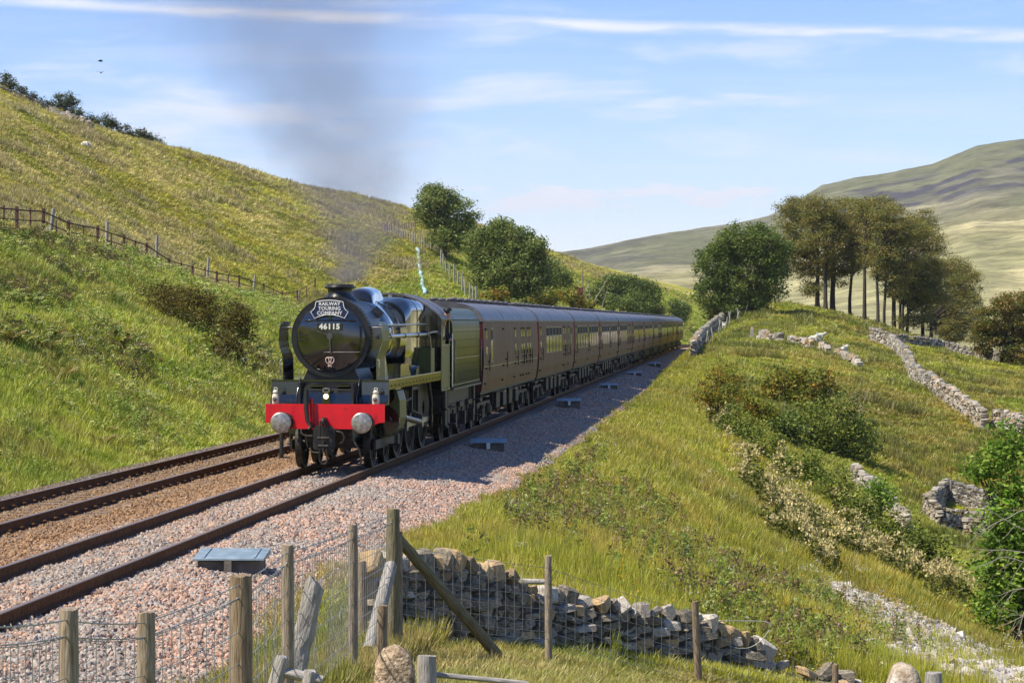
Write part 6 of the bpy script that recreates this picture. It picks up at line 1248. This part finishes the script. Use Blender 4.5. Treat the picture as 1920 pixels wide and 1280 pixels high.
    # dead grey shrub above the willow, dead stems over the train
    def dead(label, px, py, Y, h, n, seed, rad=.05):
        r = random.Random(seed); B = at_dist(px, Y); k = Y / F; z = CH - (py - 603) * k; B.z = min(B.z, z); T = empty('dead_shrub', B, label=label, cat='dead tree'); b = MB()
        for i in range(n):
            a = r.uniform(-.6, .6); p = Vector((r.uniform(-.2, .2), 0, 0)); pts = [p]
            for j in range(4): p = p + Vector((math.sin(a + r.uniform(-.25, .25)), r.uniform(-.2, .2), 1)) * (z - B.z + h) / 4; pts.append(p)
            b.tube(pts, [rad * (1 - .85 * j / 4) for j in range(5)], 5, False)
            for j in (2, 3): b.tube([pts[j], pts[j] + Vector((r.uniform(-.7, .7), 0, .8)) * h * .2], [rad * .4, rad * .1], 4, False)
        b.build('bare_stems', M_TWIG, T)
    dead('bleached bare shrub beside the berried bush', 1592, 752, 148, .8, 9, 1, .022); dead('pale dead tree standing in the scrub over the train', 1103, 556, 345, 3.2, 3, 2, .10); dead('pale broken branch slanting above the train roofs', 1120, 566, 340, 2.4, 1, 6, .07)
    # thorn bushes on the left skyline
    for i, (x, y, w, h) in enumerate(((12, 132, 16, 13), (62, 172, 9, 7), (84, 185, 9, 6), (122, 217, 17, 17), (144, 216, 9, 10), (170, 228, 11, 9), (198, 238, 16, 11), (228, 256, 13, 10), (262, 270, 15, 11), (286, 284, 13, 6), (38, 160, 12, 8), (108, 212, 8, 10))):
        B = crest(x, 180, 480) - Vector((0, 0, .2)); k = B.y / F; w *= 1.25; h *= 1.35; zt = B.z + h * k * 1.15
        where = ('leftmost', 'third', 'fourth', 'sixth and largest', 'seventh', 'eighth', 'ninth', 'tenth', 'eleventh', 'rightmost', 'second', 'fifth')[i]
        tree('thorn_bush', 'dark thorn bush on the left skyline, %s from the picture edge' % where, B, [(0, 0, zt - B.z, w * k, w * k, h * k), (w * k * .5, 0, zt - B.z - h * k * .3, w * k * .7, w * k * .6, h * k * .7)], [(.08, .10, .035), (.10, .115, .045), (.06, .075, .03)], dens=34, leaves=34, spread=.3, size=.11, limbs=5, limb_r=.06, seed=120 + i, cat='bush', group='thorn bushes on the left skyline')
    # dark heather mound on the left bank
    for i, (x, y, w, h, l) in enumerate(((330, 585, 64, 34, 'large dark heather mound on the left bank'), (420, 610, 44, 36, 'heather mound on the engine side of the large one'), (290, 560, 50, 22, 'upper left heather mound below the iron fence'), (400, 655, 40, 22, 'lower heather mound nearest the engine'))):
        B = on_ground(x, y + h); k = B.y / F; tree('heather_mound', l, B, [(0, 1.2, h * k * .75, w * k, w * k * 1.1, h * k * 1.25), (w * k * .4, .6, h * k * .5, w * k * .6, w * k * .6, h * k)], [(.12, .105, .022), (.15, .125, .026), (.09, .085, .02), (.18, .145, .03)], dens=150, leaves=44, spread=.16, size=.05, limbs=0, trunks=((0, 1.2, .08),), trunk_to=.4, seed=140 + i, cat='shrub', group='heather on the left bank', shell=.86, flat=1.)
build_trees()
# ------------------------------------------------------------------ scree
def build_scree():
    c = [on_ground(p, q) for p, q, w in SCREE]; X = np.concatenate([rng.normal(p.x, 1.9, 9000) for p in c]); Y = np.concatenate([rng.normal(p.y, 4.5, 9000) for p in c]); k = rng.random(len(X)) < scree_mask(X, Y); X, Y = X[k], Y[k]; n = len(X)
    s = .05 + .11 * rng.random(n) ** 2; P = np.stack([X, Y, H(X, Y) + s * .35 + .03], 1); g = np.array([(.46, .42, .40), (.36, .33, .31), (.55, .51, .48), (.30, .27, .25), (.40, .33, .25)])[rng.integers(0, 5, n)]
    m = inst_mat('scree_stone'); scatter('scree_stones', [(rock_mesh('scree_stone_%d' % i, 70 + i, 1, .55, .3), m) for i in range(5)], P, np.stack([rng.normal(0, .3, n), rng.normal(0, .3, n), rng.random(n) * 6.28], 1), np.stack([s * 1.5, s * 1.1, s], 1), g, rng.integers(0, 5, n), 'pale limestone scree spilling down the slope at lower right')
build_scree()
# ------------------------------------------------------------------ red cabinet and pole over the train
M_CAB = mat('faded_red_cabinet', (.30, .05, .05), .7, 0, .25, 4)
B = at_dist(1085, 345); k = 345 / F; zt = CH - (538 - 603) * k; T = empty('trackside_cabinet', (B.x, B.y, zt - 1.5), label='faded red lineside cabinet half hidden in scrub above the train', cat='cabinet')
b = MB(); b.box(-.55, .55, -.3, .3, -1.2, 1.3); b.build('cabinet_body', M_CAB, T); b = MB(); b.box(-.6, .6, -.36, .36, 1.3, 1.42); b.build('cabinet_lid', M_CAB, T); b = MB(); b.box(-.5, -.02, -.325, -.305, -.1, 1.2); b.box(.02, .5, -.325, -.305, -.1, 1.2); b.build('cabinet_door', M_CAB, T, split=True)
slant('wooden_pole', (at_dist(1093, 350).x, 350, 3.), ((1093 - 1391) * 350 / F, 350, CH + 98 * 350 / F), .1, M_WOODB, 'thin wooden pole rising beside the red cabinet', 'pole', 31)
# ------------------------------------------------------------------ sheep
M_WOOL = mat('sheep_wool', (.62, .57, .48), .95, 0, .15, 9, .6, 14); M_FACE = mat('sheep_face', (.35, .31, .27), .9); M_MARK = mat('blue_sheep_mark', (.25, .50, .52), .9)
def skin(name, V_, E_, rad, m, parent=None, sub=2, root=0, **k):
    me = bpy.data.meshes.new(name); me.from_pydata(V_, E_, []); o = obj(name, me, m, parent, **k); md = o.modifiers.new('skin', 'SKIN'); md.use_smooth_shade = True
    if not me.skin_vertices: me.skin_vertices.new() if hasattr(me.skin_vertices, 'new') else None
    for i, sv in enumerate(me.skin_vertices[0].data): sv.radius = (rad[i], rad[i]) if not isinstance(rad[i], tuple) else rad[i]; sv.use_root = i == root
    s = o.modifiers.new('smooth', 'SUBSURF'); s.levels = s.render_levels = sub; return o
def sheep(px, py, face, label, grazing, mark=False):
    p = on_ground(px, py); T = empty('sheep', p, face, label=label, cat='sheep', group='sheep on the slopes')
    hd = (.66, 0, .30) if grazing else (.72, 0, .86); nk = (.52, 0, .52) if grazing else (.55, 0, .74)
    V_ = [(0, 0, .58), (.3, 0, .60), (-.32, 0, .60), (-.46, 0, .56), nk, hd, (hd[0] + .14, 0, hd[2] - .07)]; E_ = [(0, 1), (0, 2), (2, 3), (1, 4), (4, 5), (5, 6)]; rd = [(.26, .25), (.23, .23), (.25, .24), (.13, .13), .13, .095, .055]
    for x, s in ((.27, -1), (.27, 1), (-.32, -1), (-.32, 1)):
        a = 1 if x > 0 else 2; n = len(V_); kx = x - .05 if x < 0 else x; V_ += [(x, s * .13, .40), (kx + (.06 if x < 0 else 0), s * .13, .22), (kx, s * .13, .02)]; E_ += [(a, n), (n, n + 1), (n + 1, n + 2)]; rd += [.075, .045, .04]
    skin('fleece_and_body', V_, E_, rd, M_WOOL, T)
    b = MB()
    for s in (-1, 1): b.tube([(hd[0] - .02, s * .07, hd[2] + .05), (hd[0] - .04, s * .17, hd[2] + .04)], [.035, .012], 5); b.build('ear', M_FACE, T); b = MB()
    if mark: b = MB(); b.loft([[(x, .16 * math.cos(a), .60 + .262 * math.sin(a)) for a in np.linspace(.5, 2.64, 8)] for x in (-.3, -.12)], close=False, cap=False); b.build('dye_mark', M_MARK, T)
sheep(1524, 645, .2, 'white sheep grazing in front of the blue marked one', True); sheep(1535, 638, .5, 'white sheep with a blue dye mark on its back', False, True); sheep(1582, 664, 1.1, 'white sheep standing alone right of the grazing pair', False); sheep(1358, 618, 1.5, 'white sheep close to the stakes of the knoll wall', True); sheep(160, 281, .1, 'lone sheep high on the left hillside', True)
# ------------------------------------------------------------------ driver
def driver():
    M_SK = mat('skin', (.52, .30, .22), .6, 0, .08, 9); M_JK = mat('navy_overalls', (.012, .014, .022), .85, 0, .2, 9); M_CAP = mat('black_cap', (.01, .01, .012), .6)
    T = empty('person', (XC + 1.08, Y0 + 11.45, 1.76), label='driver in dark overalls and cap leaning out of the cab', cat='person')
    V_ = [(0, 0, .95), (.02, -.02, 1.2), (.07, -.03, 1.38), (.15, -.05, 1.47), (.22, -.09, 1.56), (.24, -.11, 1.66), (.23, -.10, 1.73)]; E_ = [(0, 1), (1, 2), (2, 3), (3, 4), (4, 5), (5, 6)]; rd = [(.15, .11), (.16, .12), (.17, .12), .06, .075, .09, .06]
    for s in (-1, 1):
        n = len(V_); V_ += [(.04, s * .10, .85), (.03, s * .11, .48), (0, s * .11, .06), (.14, s * .11, .03)]; E_ += [(0, n), (n, n + 1), (n + 1, n + 2), (n + 2, n + 3)]; rd += [.09, .065, .045, .04]
        n = len(V_); V_ += [(.10, s * .20 - .03, 1.36), (.20, s * .24, 1.10), (.30, s * .16 - .08, .98), (.33, s * .13 - .1, .97)]; E_ += [(2, n), (n, n + 1), (n + 1, n + 2), (n + 2, n + 3)]; rd += [.06, .048, .036, .03]
    skin('body', V_, E_, rd, M_SK, T)
    Vj = V_[:3] + V_[7:10] + V_[11:14] + V_[15:18] + V_[19:22]; Ej = [(0, 1), (1, 2), (0, 3), (3, 4), (4, 5), (2, 6), (6, 7), (7, 8), (0, 9), (9, 10), (10, 11), (2, 12), (12, 13), (13, 14)]
    skin('overalls', Vj, Ej, [(.17, .13), (.18, .14), (.19, .14), .105, .08, .06, .075, .062, .05, .105, .08, .06, .075, .062, .05], M_JK, T)
    b = MB(); b.loft([[(.235 + r * math.cos(a), -.105 + r * math.sin(a), z) for a in np.linspace(0, 6.283, 17)[:-1]] for z, r in ((1.72, .105), (1.76, .115), (1.80, .09), (1.81, .02))]); b.tube([(.235, -.20, 1.725), (.235, -.28, 1.715)], [.08, .03], 8); b.build('cap', M_CAP, T)
    b = MB(); b.tube([(.245, -.19, 1.665), (.247, -.225, 1.645)], [.016, .02], 6); b.build('nose', M_SK, T)
driver()
# ------------------------------------------------------------------ birds
for i, (px, py) in enumerate(((170, 108), (171, 130))):
    Y = 160; b = MB(); T = empty('bird', ((px - 1391) * Y / F, Y, CH - (py - 603) * Y / F), .6 + i, label='tiny dark bird high over the left hill, %s of two' % ('upper', 'lower')[i], cat='bird', group='birds over the hill')
    b.tube([(-.16, 0, 0), (-.05, 0, .01), (.06, 0, .01), (.14, 0, .02), (.18, 0, .01)], [.01, .04, .045, .03, .008], 8); b.build('body', M_DARK, T)
    for s in (-1, 1): b = MB(); b.loft([[(.07, s * .02, .02), (-.06, s * .02, .02), (-.06, s * .02, .012), (.07, s * .02, .012)], [(.05, s * .14, .09), (-.05, s * .14, .09), (-.05, s * .14, .084), (.05, s * .14, .084)], [(-.02, s * .30, .05), (-.05, s * .30, .05), (-.05, s * .30, .046), (-.02, s * .30, .046)]], smooth=False); b.build('wing', M_DARK, T)
# ------------------------------------------------------------------ smoke
def build_smoke():
    m, nt, N, L = nodes('coal_smoke'); out = N('ShaderNodeOutputMaterial'); v = N('ShaderNodeVolumePrincipled'); L(v.outputs[0], out.inputs['Volume'])
    tc = N('ShaderNodeTexCoord'); sp = N('ShaderNodeSeparateXYZ'); L(tc.outputs['Object'], sp.inputs[0])
    def mth(op, a, b=None):
        n = N('ShaderNodeMath'); n.operation = op
        for i, q in enumerate((a, b)):
            if q is None: continue
            if isinstance(q, (int, float)): n.inputs[i].default_value = q
            else: L(q, n.inputs[i])
        return n.outputs[0]
    h = mth('MAXIMUM', mth('SUBTRACT', sp.outputs[2], 4.0), .001); R_ = mth('ADD', mth('MULTIPLY', h, .62), .36)
    dx = mth('DIVIDE', mth('ADD', mth('SUBTRACT', sp.outputs[0], XC), mth('MULTIPLY', h, .80)), R_); dy = mth('DIVIDE', mth('SUBTRACT', mth('SUBTRACT', sp.outputs[1], Y0 + 1.98), mth('MULTIPLY', mth('POWER', h, .75), 7.2)), mth('MULTIPLY', R_, 1.7))
    no = N('ShaderNodeTexNoise'); L(tc.outputs['Object'], no.inputs[0]); no.inputs['Scale'].default_value = .42; no.inputs['Detail'].default_value = 2; no.inputs['Roughness'].default_value = .6
    d = mth('ADD', mth('SQRT', mth('ADD', mth('MULTIPLY', dx, dx), mth('MULTIPLY', dy, dy))), mth('MULTIPLY', mth('SUBTRACT', no.outputs[0], .5), 2.0))
    mr = N('ShaderNodeMapRange'); mr.interpolation_type = 'SMOOTHSTEP'; L(d, mr.inputs[0]); mr.inputs[1].default_value = 1.05; mr.inputs[2].default_value = -.25
    dens = mth('MULTIPLY', mr.outputs[0], mth('DIVIDE', 1.15, mth('ADD', mth('MULTIPLY', mth('POWER', R_, 1.6), .9), .40))); L(dens, v.inputs['Density'])
    v.inputs['Color'].default_value = (.36, .33, .36, 1); v.inputs['Absorption Color'].default_value = (.10, .09, .10, 1); v.inputs['Anisotropy'].default_value = .3
    b = MB(); secs = []
    for z in np.concatenate([[3.95, 4.2, 4.6, 5.2], np.linspace(6, 21, 14)]):
        hh = max(z - 4, .001); r = (.36 + .62 * hh) * 1.25; cx = XC - .80 * hh; cy = Y0 + 1.98 + 7.2 * hh ** .75; secs.append([(cx + r * math.cos(a), cy + r * 1.7 * math.sin(a), z) for a in np.linspace(0, 6.2832, 25)[:-1]])
    b.loft(secs); o = b.build('smoke', m, None, kind='stuff', label='thin grey brown smoke drifting back from the chimney')
build_smoke()

# ------------------------------------------------------------------ air between here and the fell
def build_haze():
    m, nt, N, L = nodes('valley_haze'); out = N('ShaderNodeOutputMaterial'); v = N('ShaderNodeVolumePrincipled'); v.inputs['Color'].default_value = (.80, .84, .92, 1); v.inputs['Density'].default_value = HAZE; L(v.outputs[0], out.inputs['Volume'])
    b = MB(); b.box(-9200, 9200, -9200, 9200, -120, 420); b.build('haze', m, None, kind='stuff', label='thin pale summer haze over the valley')
HAZE = 7e-5
build_haze()
